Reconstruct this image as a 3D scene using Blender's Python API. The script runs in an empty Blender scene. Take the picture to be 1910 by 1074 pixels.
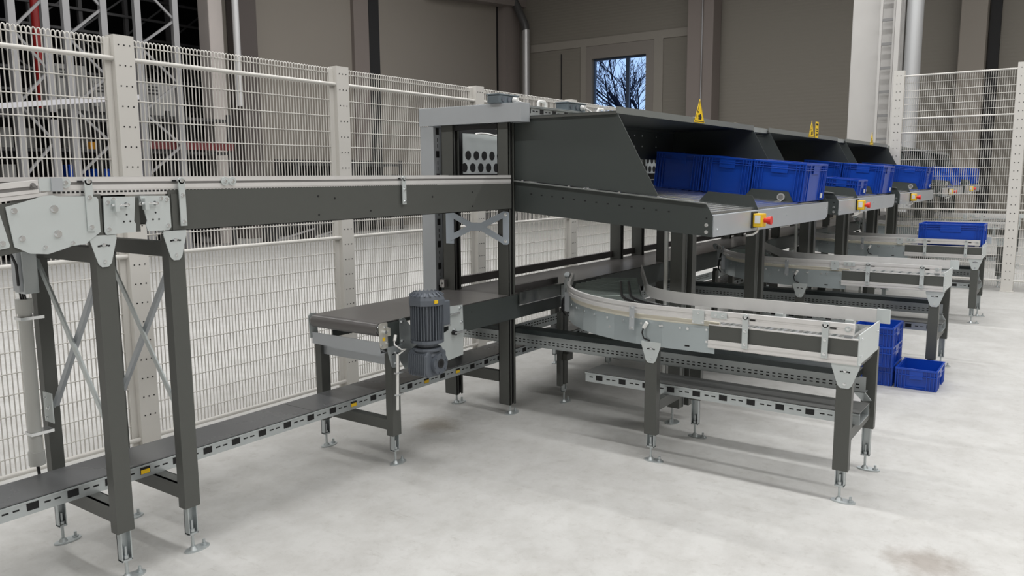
import bpy, math, random
from mathutils import Vector, Matrix
random.seed(7)
S = bpy.context.scene
COL = S.collection

# ------------------------------------------------------------------ camera
cam = bpy.data.cameras.new('camera'); camo = bpy.data.objects.new('camera', cam); COL.objects.link(camo)
F_PX, YAW, PITCH, ROLL = 1490.93, 0.615889755, -0.139364475, 0.006385498
fw = Vector((math.cos(YAW)*math.cos(PITCH), math.sin(YAW)*math.cos(PITCH), math.sin(PITCH)))
rt = Vector((math.sin(YAW), -math.cos(YAW), 0)); dn = fw.cross(rt)
r2 = math.cos(ROLL)*rt + math.sin(ROLL)*dn; d2 = -math.sin(ROLL)*rt + math.cos(ROLL)*dn
M = Matrix((r2, -d2, -fw)).transposed().to_4x4(); M.translation = Vector((0, 0, 1.5))
camo.matrix_world = M
cam.sensor_fit = 'HORIZONTAL'; cam.sensor_width = 36.0; cam.lens = 36.0*F_PX/1910.0
cam.clip_start = 0.05; cam.clip_end = 200
S.camera = camo

# ------------------------------------------------------------------ world, exposure, lamps
w = bpy.data.worlds.new('world'); S.world = w; w.use_nodes = True
bg = w.node_tree.nodes['Background']; bg.inputs[0].default_value = (0.40, 0.60, 1.0, 1); bg.inputs[1].default_value = 1.5
S.view_settings.view_transform = 'Standard'; S.view_settings.look = 'None'
S.view_settings.exposure = 0.0; S.view_settings.gamma = 1.0; S.view_settings.use_curve_mapping = False
S.cycles.use_denoising = True
S.cycles.max_bounces = 6; S.cycles.diffuse_bounces = 3; S.cycles.glossy_bounces = 3; S.cycles.transmission_bounces = 4
S.cycles.sample_clamp_indirect = 4.0
LAMPS = [(lx_, ly_) for lx_ in (-3.1, 3.45, 10.0, 16.5) for ly_ in (-5.4, 1.9, 9.2)]
LAMP_W = 300.0
for i, (lx, ly) in enumerate(LAMPS):
    L = bpy.data.lights.new('hall_lamp_light', 'AREA'); L.shape = 'RECTANGLE'; L.size = 0.3; L.size_y = 7.0
    L.energy = LAMP_W; L.color = (1.0, 0.99, 0.975)
    lo = bpy.data.objects.new('hall_lamp_light', L); COL.objects.link(lo); lo.location = (lx, ly, 8.8)

# ------------------------------------------------------------------ materials
def mat(name, col, rough=0.5, metal=0.0, noise=0.0, scale=8.0, bump=0.0, bscale=60.0, stretch=None, dark=0.8, rvar=0.0, emit=None):
    m = bpy.data.materials.new(name); m.use_nodes = True; nt = m.node_tree; n = nt.nodes; b = n['Principled BSDF']
    b.inputs['Base Color'].default_value = (*col, 1); b.inputs['Roughness'].default_value = rough; b.inputs['Metallic'].default_value = metal
    tc = n.new('ShaderNodeTexCoord'); mp = n.new('ShaderNodeMapping'); nt.links.new(tc.outputs['Object'], mp.inputs[0])
    if stretch: mp.inputs['Scale'].default_value = stretch
    if noise or rvar:
        t = n.new('ShaderNodeTexNoise'); t.inputs['Scale'].default_value = scale; t.inputs['Detail'].default_value = 5; nt.links.new(mp.outputs[0], t.inputs['Vector'])
        if noise:
            mx = n.new('ShaderNodeMix'); mx.data_type = 'RGBA'; mx.inputs[6].default_value = (*[c*(1-noise) for c in col], 1); mx.inputs[7].default_value = (*[min(1, c*(1+noise*.6)) for c in col], 1)
            nt.links.new(t.outputs['Fac'], mx.inputs[0]); nt.links.new(mx.outputs[2], b.inputs['Base Color'])
        if rvar:
            mr = n.new('ShaderNodeMapRange'); mr.inputs[3].default_value = max(.03, rough-rvar); mr.inputs[4].default_value = rough+rvar
            nt.links.new(t.outputs['Fac'], mr.inputs[0]); nt.links.new(mr.outputs[0], b.inputs['Roughness'])
    if bump:
        t2 = n.new('ShaderNodeTexNoise'); t2.inputs['Scale'].default_value = bscale; nt.links.new(mp.outputs[0], t2.inputs['Vector'])
        bp = n.new('ShaderNodeBump'); bp.inputs['Strength'].default_value = bump; bp.inputs['Distance'].default_value = .002
        nt.links.new(t2.outputs['Fac'], bp.inputs['Height']); nt.links.new(bp.outputs[0], b.inputs['Normal'])
    if emit: b.inputs['Emission Color'].default_value = (*emit[0], 1); b.inputs['Emission Strength'].default_value = emit[1]
    return m
GALV = mat('galvanised_steel', (0.56, 0.60, 0.61), 0.42, 0.75, noise=.12, scale=14, rvar=.1)
ZINC = mat('zinc_plate', (0.62, 0.665, 0.665), 0.42, 0.3, noise=.06, scale=5)
BLUEZ = mat('blue_tinted_zinc_sheet', (0.50, 0.53, 0.56), 0.36, 0.35, noise=.08, scale=3)
ALU = mat('aluminium_profile', (0.80, 0.79, 0.78), 0.34, 0.35, noise=.06, scale=20, rvar=.08)
DARK = mat('dark_grey_powder_coat', (0.088, 0.092, 0.085), 0.42, 0.0, noise=.05, scale=30, bump=.15, bscale=400)
HOOD = mat('dark_green_grey_sheet', (0.055, 0.064, 0.062), 0.42, 0.0, noise=.05, scale=4)
LIP = mat('grey_coated_lip', (0.20, 0.212, 0.205), 0.4, 0.1, noise=.05)
BLACK = mat('black_opening', (0.006, 0.006, 0.007), 0.6)
BLACKR = mat('black_rubber', (0.02, 0.02, 0.022), 0.5)
GROOVE = mat('profile_groove', (0.25, 0.245, 0.24), 0.5, .5)
BELT = mat('grey_belt', (0.15, 0.143, 0.14), 0.30, 0.0, noise=.08, scale=3, rvar=.06)
STEEL = mat('bright_roller_steel', (0.70, 0.72, 0.72), 0.22, 0.95)
GREENROLL = mat('greenish_zinc_roller', (0.40, 0.46, 0.43), 0.18, 0.5)
BOLT = mat('bright_bolt', (0.80, 0.82, 0.83), 0.2, 0.85)
BLUE = mat('blue_plastic', (0.006, 0.062, 0.44), 0.27, 0.0, noise=.08, scale=10)
WHITE = mat('white_plastic', (0.82, 0.82, 0.80), 0.4)
CREAM = mat('cream_drive_belt', (0.86, 0.82, 0.70), 0.5)
FENCE = mat('cream_grey_fence_paint', (0.68, 0.665, 0.63), 0.4, 0.0)
YEL = mat('warning_yellow', (0.93, 0.62, 0.01), 0.45)
YEL2 = mat('yellow_box', (0.90, 0.58, 0.02), 0.4)
RED = mat('red_button', (0.75, 0.04, 0.03), 0.35)
MOTOR = mat('motor_blue_grey', (0.125, 0.142, 0.168), 0.42, 0.1, noise=.1, scale=20)
SOCK = mat('socket_box_grey', (0.13, 0.16, 0.18), 0.45)
CREAMPIPE = mat('grey_conduit', (0.55, 0.56, 0.54), 0.35)
CABLE = mat('black_cable', (0.012, 0.012, 0.014), 0.5)
CABLEY = mat('yellow_green_cable', (0.45, 0.50, 0.05), 0.5)
TAN = mat('tan_box', (0.45, 0.38, 0.30), 0.7)
ORANGE = mat('orange_beacon', (0.8, 0.35, 0.03), 0.5)
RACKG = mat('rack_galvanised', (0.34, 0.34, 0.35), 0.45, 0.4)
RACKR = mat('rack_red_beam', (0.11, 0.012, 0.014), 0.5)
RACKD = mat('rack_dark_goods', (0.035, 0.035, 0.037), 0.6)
CAB = mat('cabinet_light_grey', (0.30, 0.30, 0.295), 0.5)
RETRO = mat('reflector_grey', (0.60, 0.60, 0.60), 0.2, .3)
CONC = mat('column_concrete', (0.50, 0.49, 0.475), 0.75, 0, noise=.1, scale=2.2, bump=.2)
CONCP = mat('column_concrete_pinkish', (0.47, 0.43, 0.41), 0.75, 0, noise=.12, scale=2)
WALLP = mat('wall_panel_taupe', (0.26, 0.235, 0.205), 0.75, 0, noise=.04, scale=.5)
WALLK = mat('pillar_taupe', (0.215, 0.185, 0.17), 0.8, 0, noise=.05, scale=1)
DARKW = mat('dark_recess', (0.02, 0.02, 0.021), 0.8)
BARK = mat('bare_branch', (0.10, 0.11, 0.17), 0.9)

def ribbed(name, col, freq):
    m = mat(name, col, .7); nt = m.node_tree; n = nt.nodes; b = n['Principled BSDF']
    tc = n.new('ShaderNodeTexCoord'); wv = n.new('ShaderNodeTexWave'); wv.wave_type = 'BANDS'; wv.bands_direction = 'Z'; wv.inputs['Scale'].default_value = freq
    wv.inputs['Distortion'].default_value = 0.0
    nt.links.new(tc.outputs['Object'], wv.inputs['Vector']); bp = n.new('ShaderNodeBump'); bp.inputs['Strength'].default_value = .35; bp.inputs['Distance'].default_value = .01
    nt.links.new(wv.outputs['Fac'], bp.inputs['Height']); nt.links.new(bp.outputs[0], b.inputs['Normal']); return m
RIB = ribbed('ribbed_wall_sheet', (0.20, 0.185, 0.158), 3.2)

def floor_mat():
    m = bpy.data.materials.new('polished_concrete'); m.use_nodes = True; nt = m.node_tree; n = nt.nodes; b = n['Principled BSDF']; lk = nt.links.new
    tc = n.new('ShaderNodeTexCoord')
    def noise(sc, det, rough=.55, vec=None):
        t = n.new('ShaderNodeTexNoise'); t.inputs['Scale'].default_value = sc; t.inputs['Detail'].default_value = det; t.inputs['Roughness'].default_value = rough
        lk(vec or tc.outputs['Object'], t.inputs['Vector']); return t
    def ramp(src, a, bb, c0, c1):
        r = n.new('ShaderNodeValToRGB'); r.color_ramp.elements[0].position = a; r.color_ramp.elements[1].position = bb
        r.color_ramp.elements[0].color = (*c0, 1); r.color_ramp.elements[1].color = (*c1, 1); lk(src, r.inputs[0]); return r
    n1 = noise(.8, 9, .62); c1 = ramp(n1.outputs['Fac'], .30, .68, (.525, .52, .505), (.63, .63, .615))
    n2 = noise(5.5, 10, .72); c2 = ramp(n2.outputs['Fac'], .36, .58, (.88, .875, .865), (1, 1, 1))
    mx = n.new('ShaderNodeMix'); mx.data_type = 'RGBA'; mx.blend_type = 'MULTIPLY'; mx.inputs[0].default_value = 1; lk(c1.outputs[0], mx.inputs[6]); lk(c2.outputs[0], mx.inputs[7])
    mp = n.new('ShaderNodeMapping'); mp.inputs['Scale'].default_value = (7, 1.6, 1); mp.inputs['Rotation'].default_value = (0, 0, .5); lk(tc.outputs['Object'], mp.inputs[0])
    n3 = noise(2.2, 12, .82, mp.outputs[0]); c3 = ramp(n3.outputs['Fac'], .30, .43, (.70, .68, .66), (1, 1, 1))
    mx2 = n.new('ShaderNodeMix'); mx2.data_type = 'RGBA'; mx2.blend_type = 'MULTIPLY'; mx2.inputs[0].default_value = .75; lk(mx.outputs[2], mx2.inputs[6]); lk(c3.outputs[0], mx2.inputs[7])
    n4 = noise(16, 10, .75); c4 = ramp(n4.outputs['Fac'], .33, .47, (.86, .85, .84), (1, 1, 1))
    mx3 = n.new('ShaderNodeMix'); mx3.data_type = 'RGBA'; mx3.blend_type = 'MULTIPLY'; mx3.inputs[0].default_value = .8; lk(mx2.outputs[2], mx3.inputs[6]); lk(c4.outputs[0], mx3.inputs[7])
    last = mx3
    # fine hairline scratches
    mp2 = n.new('ShaderNodeMapping'); mp2.inputs['Scale'].default_value = (1.0, 5.5, 1); mp2.inputs['Rotation'].default_value = (0, 0, -.35); lk(tc.outputs['Object'], mp2.inputs[0])
    n5 = noise(5.0, 14, .9, mp2.outputs[0]); c5 = ramp(n5.outputs['Fac'], .255, .30, (.45, .44, .43), (1, 1, 1))
    mx4 = n.new('ShaderNodeMix'); mx4.data_type = 'RGBA'; mx4.blend_type = 'MULTIPLY'; mx4.inputs[0].default_value = .8; lk(last.outputs[2], mx4.inputs[6]); lk(c5.outputs[0], mx4.inputs[7]); last = mx4
    # two dirt stains at fixed places on the floor
    for cx_, cy_, rad, col in ((3.57, 3.10, .20, (.52, .47, .40)), (3.3, .38, .20, (.62, .56, .52))):
        vd = n.new('ShaderNodeVectorMath'); vd.operation = 'DISTANCE'; lk(tc.outputs['Object'], vd.inputs[0]); vd.inputs[1].default_value = (cx_, cy_, 0)
        ad = n.new('ShaderNodeMath'); ad.operation = 'MULTIPLY_ADD'; lk(n2.outputs['Fac'], ad.inputs[0]); ad.inputs[1].default_value = rad*1.6; lk(vd.outputs['Value'], ad.inputs[2])
        cs = ramp(ad.outputs[0], rad*1.0, rad*1.75, col, (1, 1, 1))
        ms = n.new('ShaderNodeMix'); ms.data_type = 'RGBA'; ms.blend_type = 'MULTIPLY'; ms.inputs[0].default_value = .8; lk(last.outputs[2], ms.inputs[6]); lk(cs.outputs[0], ms.inputs[7]); last = ms
    lk(last.outputs[2], b.inputs['Base Color'])
    rr = n.new('ShaderNodeMapRange'); rr.inputs[3].default_value = .38; rr.inputs[4].default_value = .6; lk(n2.outputs['Fac'], rr.inputs[0]); lk(rr.outputs[0], b.inputs['Roughness'])
    b.inputs['Specular IOR Level'].default_value = .4
    return m
FLOOR = floor_mat()

# ------------------------------------------------------------------ mesh builder
ORG = {}
class MB:
    def __init__(s): s.v = []; s.f = []; s.m = []; s.sm = []
    def add(s, vs, fs, m=0, smooth=False):
        k = len(s.v); s.v += [tuple(v) for v in vs]
        for f in fs: s.f.append(tuple(i+k for i in f)); s.m.append(m); s.sm.append(smooth)
        return s
    def box(s, x0, x1, y0, y1, z0, z1, m=0):
        vs = [(x, y, z) for x in (x0, x1) for y in (y0, y1) for z in (z0, z1)]
        return s.add(vs, [(0, 1, 3, 2), (4, 6, 7, 5), (0, 4, 5, 1), (2, 3, 7, 6), (0, 2, 6, 4), (1, 5, 7, 3)], m)
    def prism(s, poly, d, m=0):
        d = Vector(d); n = len(poly); vs = [Vector(p) for p in poly]; vs = vs + [v+d for v in vs]
        nrm = Vector((0, 0, 0))
        for i in range(n): nrm += Vector(poly[i]).cross(Vector(poly[(i+1) % n]))
        fs = [tuple(range(n))[::-1], tuple(range(n, 2*n))] + [(i, (i+1) % n, n+(i+1) % n, n+i) for i in range(n)]
        if nrm.dot(d) < 0: fs = [f[::-1] for f in fs]
        return s.add(vs, fs, m)
    def yz(s, poly, x0, x1, m=0): return s.prism([(x0, y, z) for y, z in poly], (x1-x0, 0, 0), m)
    def xz(s, poly, y0, y1, m=0): return s.prism([(x, y0, z) for x, z in poly], (0, y1-y0, 0), m)
    def xy(s, poly, z0, z1, m=0): return s.prism([(x, y, z0) for x, y in poly], (0, 0, z1-z0), m)
    def cyl(s, p0, p1, r, n=16, m=0, r2=None, smooth=True, caps=True):
        p0 = Vector(p0); p1 = Vector(p1); r2 = r if r2 is None else r2; d = (p1-p0).normalized()
        u = d.orthogonal().normalized(); w_ = d.cross(u)
        vs = []
        for p, rr in ((p0, r), (p1, r2)):
            for i in range(n):
                a = 2*math.pi*i/n; vs.append(p+u*math.cos(a)*rr+w_*math.sin(a)*rr)
        s.add(vs, [(i, (i+1) % n, n+(i+1) % n, n+i) for i in range(n)], m, smooth)
        if caps: s.add(vs, [tuple(range(n))[::-1], tuple(range(n, 2*n))], m)
        return s
    def tube(s, pts, r, n=8, m=0):
        pts = [Vector(p) for p in pts]; vs = []; u = None; N = len(pts)
        for i, p in enumerate(pts):
            d = (pts[min(i+1, N-1)]-pts[max(i-1, 0)]).normalized()
            u = d.orthogonal().normalized() if u is None else (u-d*u.dot(d)).normalized()
            w_ = d.cross(u)
            for k in range(n):
                a = 2*math.pi*k/n; vs.append(p+u*math.cos(a)*r+w_*math.sin(a)*r)
        s.add(vs, [(i*n+k, i*n+(k+1) % n, (i+1)*n+(k+1) % n, (i+1)*n+k) for i in range(N-1) for k in range(n)], m, True)
        return s.add(vs, [tuple(range(n))[::-1], tuple(range((N-1)*n, N*n))], m)
    def bar(s, p0, p1, wdir, w_, t, m=0):
        p0 = Vector(p0); p1 = Vector(p1); d = (p1-p0).normalized(); wd = Vector(wdir); wd = (wd-d*wd.dot(d)).normalized(); td = d.cross(wd)
        q = [p0+wd*a*w_/2+td*b*t/2 for a, b in ((-1, -1), (1, -1), (1, 1), (-1, 1))]
        return s.prism(q, p1-p0, m)
    def sweep(s, path, prof, m=0):
        """closed profile [(offset,z)], path function list of (x,y,nx,ny)"""
        n = len(prof); vs = []
        for (x, y, nx, ny) in path:
            for o, z in prof: vs.append((x+nx*o, y+ny*o, z))
        N = len(path)
        fs = [(i*n+k, (i+1)*n+k, (i+1)*n+(k+1) % n, i*n+(k+1) % n) for i in range(N-1) for k in range(n)]
        s.add(vs, fs, m)
        return s.add(vs, [tuple(range(n)), tuple(range((N-1)*n, N*n))[::-1]], m)
    def bolt(s, p, d, r=.008, h=.006, m=1):
        p = Vector(p); d = Vector(d)
        r *= .8
        s.cyl(p, p+d*.002, r*1.45, 12, m, smooth=False)
        return s.cyl(p+d*.002, p+d*(.002+h), r, 6, m, smooth=False)
    def build(s, name, mats, parent=None, bevel=0.0, recalc=False):
        if not isinstance(mats, (list, tuple)): mats = [mats]
        me = bpy.data.meshes.new(name); org = Vector((0, 0, 0)) if parent is None else ORG[parent.name]
        me.from_pydata([tuple(Vector(v)-org) for v in s.v], [], s.f)
        for mm in mats: me.materials.append(mm)
        for i, p in enumerate(me.polygons): p.material_index = min(s.m[i], len(mats)-1); p.use_smooth = s.sm[i]
        me.update()
        o = bpy.data.objects.new(name, me); COL.objects.link(o)
        if parent is not None: o.parent = parent
        ORG[o.name] = org
        if bevel:
            b = o.modifiers.new('bevel', 'BEVEL'); b.width = bevel; b.segments = 2; b.limit_method = 'ANGLE'; b.angle_limit = .7
        return o
def thing(name, loc, label, cat, group=None):
    o = bpy.data.objects.new(name, None); COL.objects.link(o); o.location = loc; o.empty_display_size = .1
    ORG[o.name] = Vector(loc); o['label'] = label; o['category'] = cat
    if group: o['group'] = group
    return o
def tag(o, label, cat, group=None):
    o['label'] = label; o['category'] = cat
    if group: o['group'] = group
    return o
def struct(o): o['kind'] = 'structure'; return o
def dup(root, off, label, group=None, skip=()):
    r = root.copy(); COL.objects.link(r); r.location = root.location+Vector(off); r['label'] = label; ORG[r.name] = ORG[root.name]
    if group: r['group'] = group
    for ch in list(root.children):
        if ch.name.split('.')[0] in skip: continue
        c = ch.copy(); COL.objects.link(c); c.parent = r
        for g in list(ch.children):
            d = g.copy(); COL.objects.link(d); d.parent = c
    return r

# ------------------------------------------------------------------ setting
XW, YW, ZC = 24.6, 17.2, 10.0
struct(MB().box(-8, 40, -10, 34, -.1, 0).build('floor', FLOOR))
struct(MB().box(-8, 40, -10, 34, ZC, ZC+.1).build('ceiling', mat('ceiling_grey', (.25, .25, .25), .8)))
# left wall with the high pale panels, from the pale pillar to the corner
mb = MB(); mb.box(12.0, XW+.6, YW, YW+.3, 0, ZC)
struct(mb.build('wall_left', WALLP))
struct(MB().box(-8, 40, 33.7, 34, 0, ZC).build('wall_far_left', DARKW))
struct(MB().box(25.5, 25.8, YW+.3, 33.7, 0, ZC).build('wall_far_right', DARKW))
struct(MB().box(-8.1, -8, -10, 34, 0, ZC).build('wall_rear', WALLP))
struct(MB().box(-8, XW, -10.1, -10, 0, ZC).build('wall_near', WALLP))
# trims on the left wall: u -> x at YW
struct(MB().box(16.5, 17.08, YW-.12, YW-.002, 0, ZC).build('trim_1', WALLK))
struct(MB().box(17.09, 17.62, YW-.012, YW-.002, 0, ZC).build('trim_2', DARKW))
struct(MB().box(23.44, 23.54, YW-.01, YW-.002, 0, 8).build('trim_3', BLACK))
struct(MB().box(23.56, 24.45, YW-.30, YW-.002, 0, 7.6).build('trim_4', WALLK))
struct(MB().prism([(19.5, YW-.5, 7.05), (24.6, YW-.5, 7.46), (24.6, YW-.5, 8.6), (19.5, YW-.5, 8.4)], (0, .49, 0)).build('trim_5', WALLK))
# window wall (plane x = XW) with an opening
WY0, WY1, WZ0, WZ1 = 11.95, 13.98, 2.6, 5.43
mb = MB(); mb.box(XW, XW+.3, -10, WY0, 0, ZC); mb.box(XW, XW+.3, WY1, YW, 0, ZC); mb.box(XW, XW+.3, WY0, WY1, 0, WZ0); mb.box(XW, XW+.3, WY0, WY1, WZ1, ZC)
struct(mb.build('wall_right', RIB))
mb = MB()
for a, b, c, d in ((WY0-.28, WY0, WZ0, WZ1), (WY1, WY1+.22, WZ0, WZ1), (WY0-.28, WY1+.22, WZ1, WZ1+.42)): mb.box(XW-.05, XW-.002, a, b, c, d)
wf = struct(mb.build('window_1', mat('window_surround', (.22, .20, .18), .6)))
mb = MB(); t = .06
for a, b, c, d in ((WY0, WY0+t, WZ0, WZ1), (WY1-t, WY1, WZ0, WZ1), (WY0+t, WY1-t, WZ1-t, WZ1), (WY0+t, WY1-t, WZ0, WZ0+t), (12.62, 12.74, WZ0+t, WZ1-t)): mb.box(XW+.08, XW+.16, a, b, c, d)
mb.build('window_frame', mat('window_frame_dark', (.04, .06, .10), .4), wf)
gm = bpy.data.materials.new('window_glass'); gm.use_nodes = True; gb = gm.node_tree.nodes['Principled BSDF']; gb.inputs['Transmission Weight'].default_value = 1; gb.inputs['Roughness'].default_value = 0; gb.inputs['IOR'].default_value = 1.02
MB().box(XW+.11, XW+.12, WY0+t, WY1-t, WZ0+t, WZ1-t).build('window_pane', gm, wf)
# horizontal and vertical bars round the window
mb = MB(); mb.box(XW-.04, XW-.002, 9.6, 16.5, 5.86, 6.12); mb.box(XW-.04, XW-.002, 11.35, 11.67, 0, 5.86); mb.box(XW-.04, XW-.002, 14.2, 14.42, 0, 5.86)
struct(mb.build('trim_6', mat('pale_wall_rail', (.27, .25, .22), .7)))
struct(MB().box(XW-.03, XW-.002, 15.2, 15.23, 0, 5.7).build('trim_7', DARKW))
def column(name, x0, x1, y0, y1, m, label, z1=ZC, group=None):
    return tag(MB().box(x0, x1, y0, y1, 0, z1).build(name, m, bevel=.02), label, 'column', group)
column('concrete_column', 11.02, 11.38, 15.9, 16.3, CONCP, 'pale pinkish concrete column between the dark racking and the taupe wall')
column('steel_column', 23.9, 24.55, 9.42, 10.25, WALLK, 'dark taupe column right of the window on the ribbed wall')
tag(MB().tube([(23.85, 9.75, z) for z in (0, 5, 9.9)], .02, 8).build('wall_conduit', RACKG), 'thin vertical conduit running down the dark taupe column', 'conduit')
column('concrete_column', 20.0, 20.6, 3.46, 4.56, CONC, 'broad pale concrete column behind the ladder')
# ladder fixed to the broad column
ld = thing('wall_ladder', (19.8, 4.0, 0), 'pale grey vertical ladder on the face of the broad concrete column', 'ladder')
mb = MB(); mb.box(19.78, 19.84, 3.88, 3.93, 1.0, 9.5); mb.build('stile', CONC, ld)
mb = MB(); mb.box(19.78, 19.84, 3.62, 3.66, 1.0, 9.5); mb.build('stile', CONC, ld)
for k in range(15): MB().box(19.79, 19.83, 3.66, 3.88, 1.2+k*.52, 1.26+k*.52).build('rung', mat('rung_grey', (.2, .2, .2), .5) if k == 0 else bpy.data.materials['rung_grey'], ld)
tag(MB().box(19.7, 19.9, 3.50, 3.60, 0, 9.9).build('vertical_duct', CONC), 'pale square duct standing right beside the ladder', 'duct')
tag(MB().tube([(20, 3.26, z) for z in (0, 5, 9.9)], .17, 20).build('vent_pipe', mat('vent_pipe_grey', (.5, .51, .52), .35, .3)), 'thick pale round pipe rising behind the right fence', 'pipe')
column('steel_column', 24.0, 24.55, 2.25, 2.85, WALLP, 'taupe column right of the thick round pipe')
struct(MB().box(XW-.2, XW-.002, 1.98, 2.22, 0, ZC).build('trim_8', DARKW))
# downpipe with elbow at the corner
dp = thing('downpipe', (24.0, 16.32, 0), 'silvery insulated downpipe with an angled elbow at the wall corner', 'pipe')
xp, yp = 24.0, 16.32
MB().tube([(xp, yp+.0, 0), (xp, yp, 3), (xp, yp, 6.60)], .13, 14).build('pipe', mat('pipe_foil', (.5, .5, .5), .35, .5, bump=.6, bscale=9), dp)
MB().tube([(xp, yp, 6.55), (xp, yp+.03, 6.72), (xp, yp+.40, 7.45), (xp, yp+.60, 7.75)], .14, 14).build('elbow', mat('elbow_dark', (.12, .12, .12), .4, .5), dp)
tag(MB().tube([(11.57, 15.7, z) for z in (3.1, 6, 9.9)], .075, 14).build('downpipe', mat('downpipe_white', (.62, .62, .63), .35, .2)), 'short white vertical pipe ending in mid air beside the pinkish column', 'pipe')
tag(MB().box(12.38, 12.9, 16.7, 17.15, 0, ZC).build('steel_column', mat('brown_column', (.10, .085, .08), .8)), 'dark brown column behind the short white pipe', 'column')
tag(MB().box(24.5, 24.59, 5.1, 5.2, 4.3, 4.75).build('fire_call_box', RED), 'small red box low on the ribbed wall left of the broad column', 'call box')

# tree outside the window
tr = thing('bare_tree', (33, 15.6, 0), 'bare leafless tree seen through the window', 'tree')
mb = MB(); rnd = random.Random(3)
def branch(p, d, L, r, lev):
    p = Vector(p); d = Vector(d).normalized(); pts = [p]; q = p
    n = 4
    for i in range(n):
        d = (d+Vector((rnd.uniform(-.12, .12), rnd.uniform(-.14, .14), rnd.uniform(-.05, .10)))).normalized(); q = q+d*L/n; pts.append(q)
    (tmb if lev == 0 else mb).tube(pts, r, 5 if lev else 8)
    if lev >= 5: return
    for k in range(5 if lev == 0 else 3):
        a = pts[1+k % (n)]; dd = (d+Vector((rnd.uniform(-.5, .5), rnd.uniform(-.9, .9), rnd.uniform(-.3, .6)))).normalized()
        branch(a if lev else pts[-1]*.5+pts[-2]*.5, dd, L*rnd.uniform(.62, .85), max(.008, r*.46), lev+1)
tmb = MB(); branch((33, 15.4, -.1), (0, .06, 1), 3.4, .15, 0)
tmb.build('trunk', BARK, tr); mb.build('branches', BARK, tr)

# ------------------------------------------------------------------ racking behind the left fence
def rack(x, y, depth, label, H=9.0):
    r = thing('rack_frame', (x, y, 0), label, 'rack frame', 'storage rack frames behind the left fence')
    for yy, xx in ((y, x), (y+.15, x+depth)):
        MB().box(xx-.06, xx+.06, yy-.05, yy+.05, 0, H).build('upright', RACKG, r)
    z = .3; k = 0
    while z < H-.8:
        a = (x, y, z), (x+depth, y+.15, z+.62)
        if k % 2: a = (x+depth, y+.15, z), (x, y, z+.62)
        MB().bar(a[0], a[1], (0, 0, 1), .045, .03).build('diagonal_brace', RACKG, r); z += .62; k += 1
    return r
rack(6.57, 15.0, .62, 'silver rack frame furthest left at the edge of view')
rack(7.48, 15.0, .76, 'silver rack frame just left of the tall fence post')
rack(8.82, 15.0, .89, 'silver rack frame nearest the pinkish column')
for zz, lab in ((2.08, 'red rack beam low between the silver uprights'),):
    tag(MB().box(8.3, 11.0, 15.22, 15.28, zz, zz+.16).build('rack_beam', RACKR), lab, 'beam')
tag(MB().bar((5.0, 14.8, 2.55), (8.63, 14.8, 3.03), (0, 0, 1), .09, .08).build('rack_beam', mat('pale_beam', (.62, .62, .66), .4)), 'pale sloping beam crossing the rack uprights', 'beam')
tag(MB().box(5.6, 9.2, 15.1, 15.2, 2.55, 2.68).build('rack_beam', RACKD), 'dark beam under the pale sloping beam', 'beam')
tag(MB().tube([(8.6, 18.5, 0), (8.6, 18.5, 9)], .09, 10).build('sprinkler_pipe', mat('sprinkler_red', (.4, .02, .02), .4)), 'dark red vertical pipe inside the racking', 'pipe')
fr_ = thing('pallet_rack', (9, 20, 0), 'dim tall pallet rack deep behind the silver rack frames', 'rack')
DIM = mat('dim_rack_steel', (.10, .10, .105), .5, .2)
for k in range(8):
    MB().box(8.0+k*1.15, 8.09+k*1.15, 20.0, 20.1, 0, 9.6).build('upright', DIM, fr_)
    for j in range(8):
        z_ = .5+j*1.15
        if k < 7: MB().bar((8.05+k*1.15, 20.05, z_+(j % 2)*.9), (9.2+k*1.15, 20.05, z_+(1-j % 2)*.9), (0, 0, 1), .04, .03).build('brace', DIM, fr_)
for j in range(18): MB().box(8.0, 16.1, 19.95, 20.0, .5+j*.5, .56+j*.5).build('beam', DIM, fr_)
def cabinet(x, y, w_, d, z0, z1, label):
    c = thing('control_cabinet', (x, y, z0), label, 'cabinet', 'light cabinets standing in the racking')
    MB().box(x, x+w_, y, y+d, z0, z1).build('body', CAB, c, bevel=.01)
    MB().box(x+.05, x+w_*.5-.01, y-.02, y, z0+.06, z1-.05).build('door', CAB, c)
    MB().box(x+w_*.5+.01, x+w_-.05, y-.02, y, z0+.06, z1-.05).build('door', CAB, c)
    for k in range(3): MB().box(x+.08, x+w_*.45, y-.03, y-.02, z1-.12-k*.07, z1-.09-k*.07).build('vent_slot', RACKD, c)
cabinet(7.62, 15.9, .62, .5, 2.75, 3.65, 'upper light cabinet with slots behind the rack frame')
cabinet(8.35, 16.0, .8, .5, 2.75, 3.45, 'upper grey cabinet behind the tall fence post')
cabinet(7.72, 15.9, .5, .5, 2.05, 2.62, 'lower light cabinet under the pale sloping beam')
cabinet(9.5, 16.1, .7, .4, 2.75, 3.5, 'grey cabinet right of the tall fence post')
for i, (x, z, lab) in enumerate(((6.5, 2.05, 'white carton at the far left in the racking'), (6.86, 2.05, 'white carton right of the other inside the racking'), (6.5, 1.5, 'small white carton low in the racking'))):
    b = tag(MB().box(x, x+.2, 15.6, 15.9, z, z+.36-.1*(i == 2)).build('carton', CAB, bevel=.01), lab, 'box', 'cartons in the racking')
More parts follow.
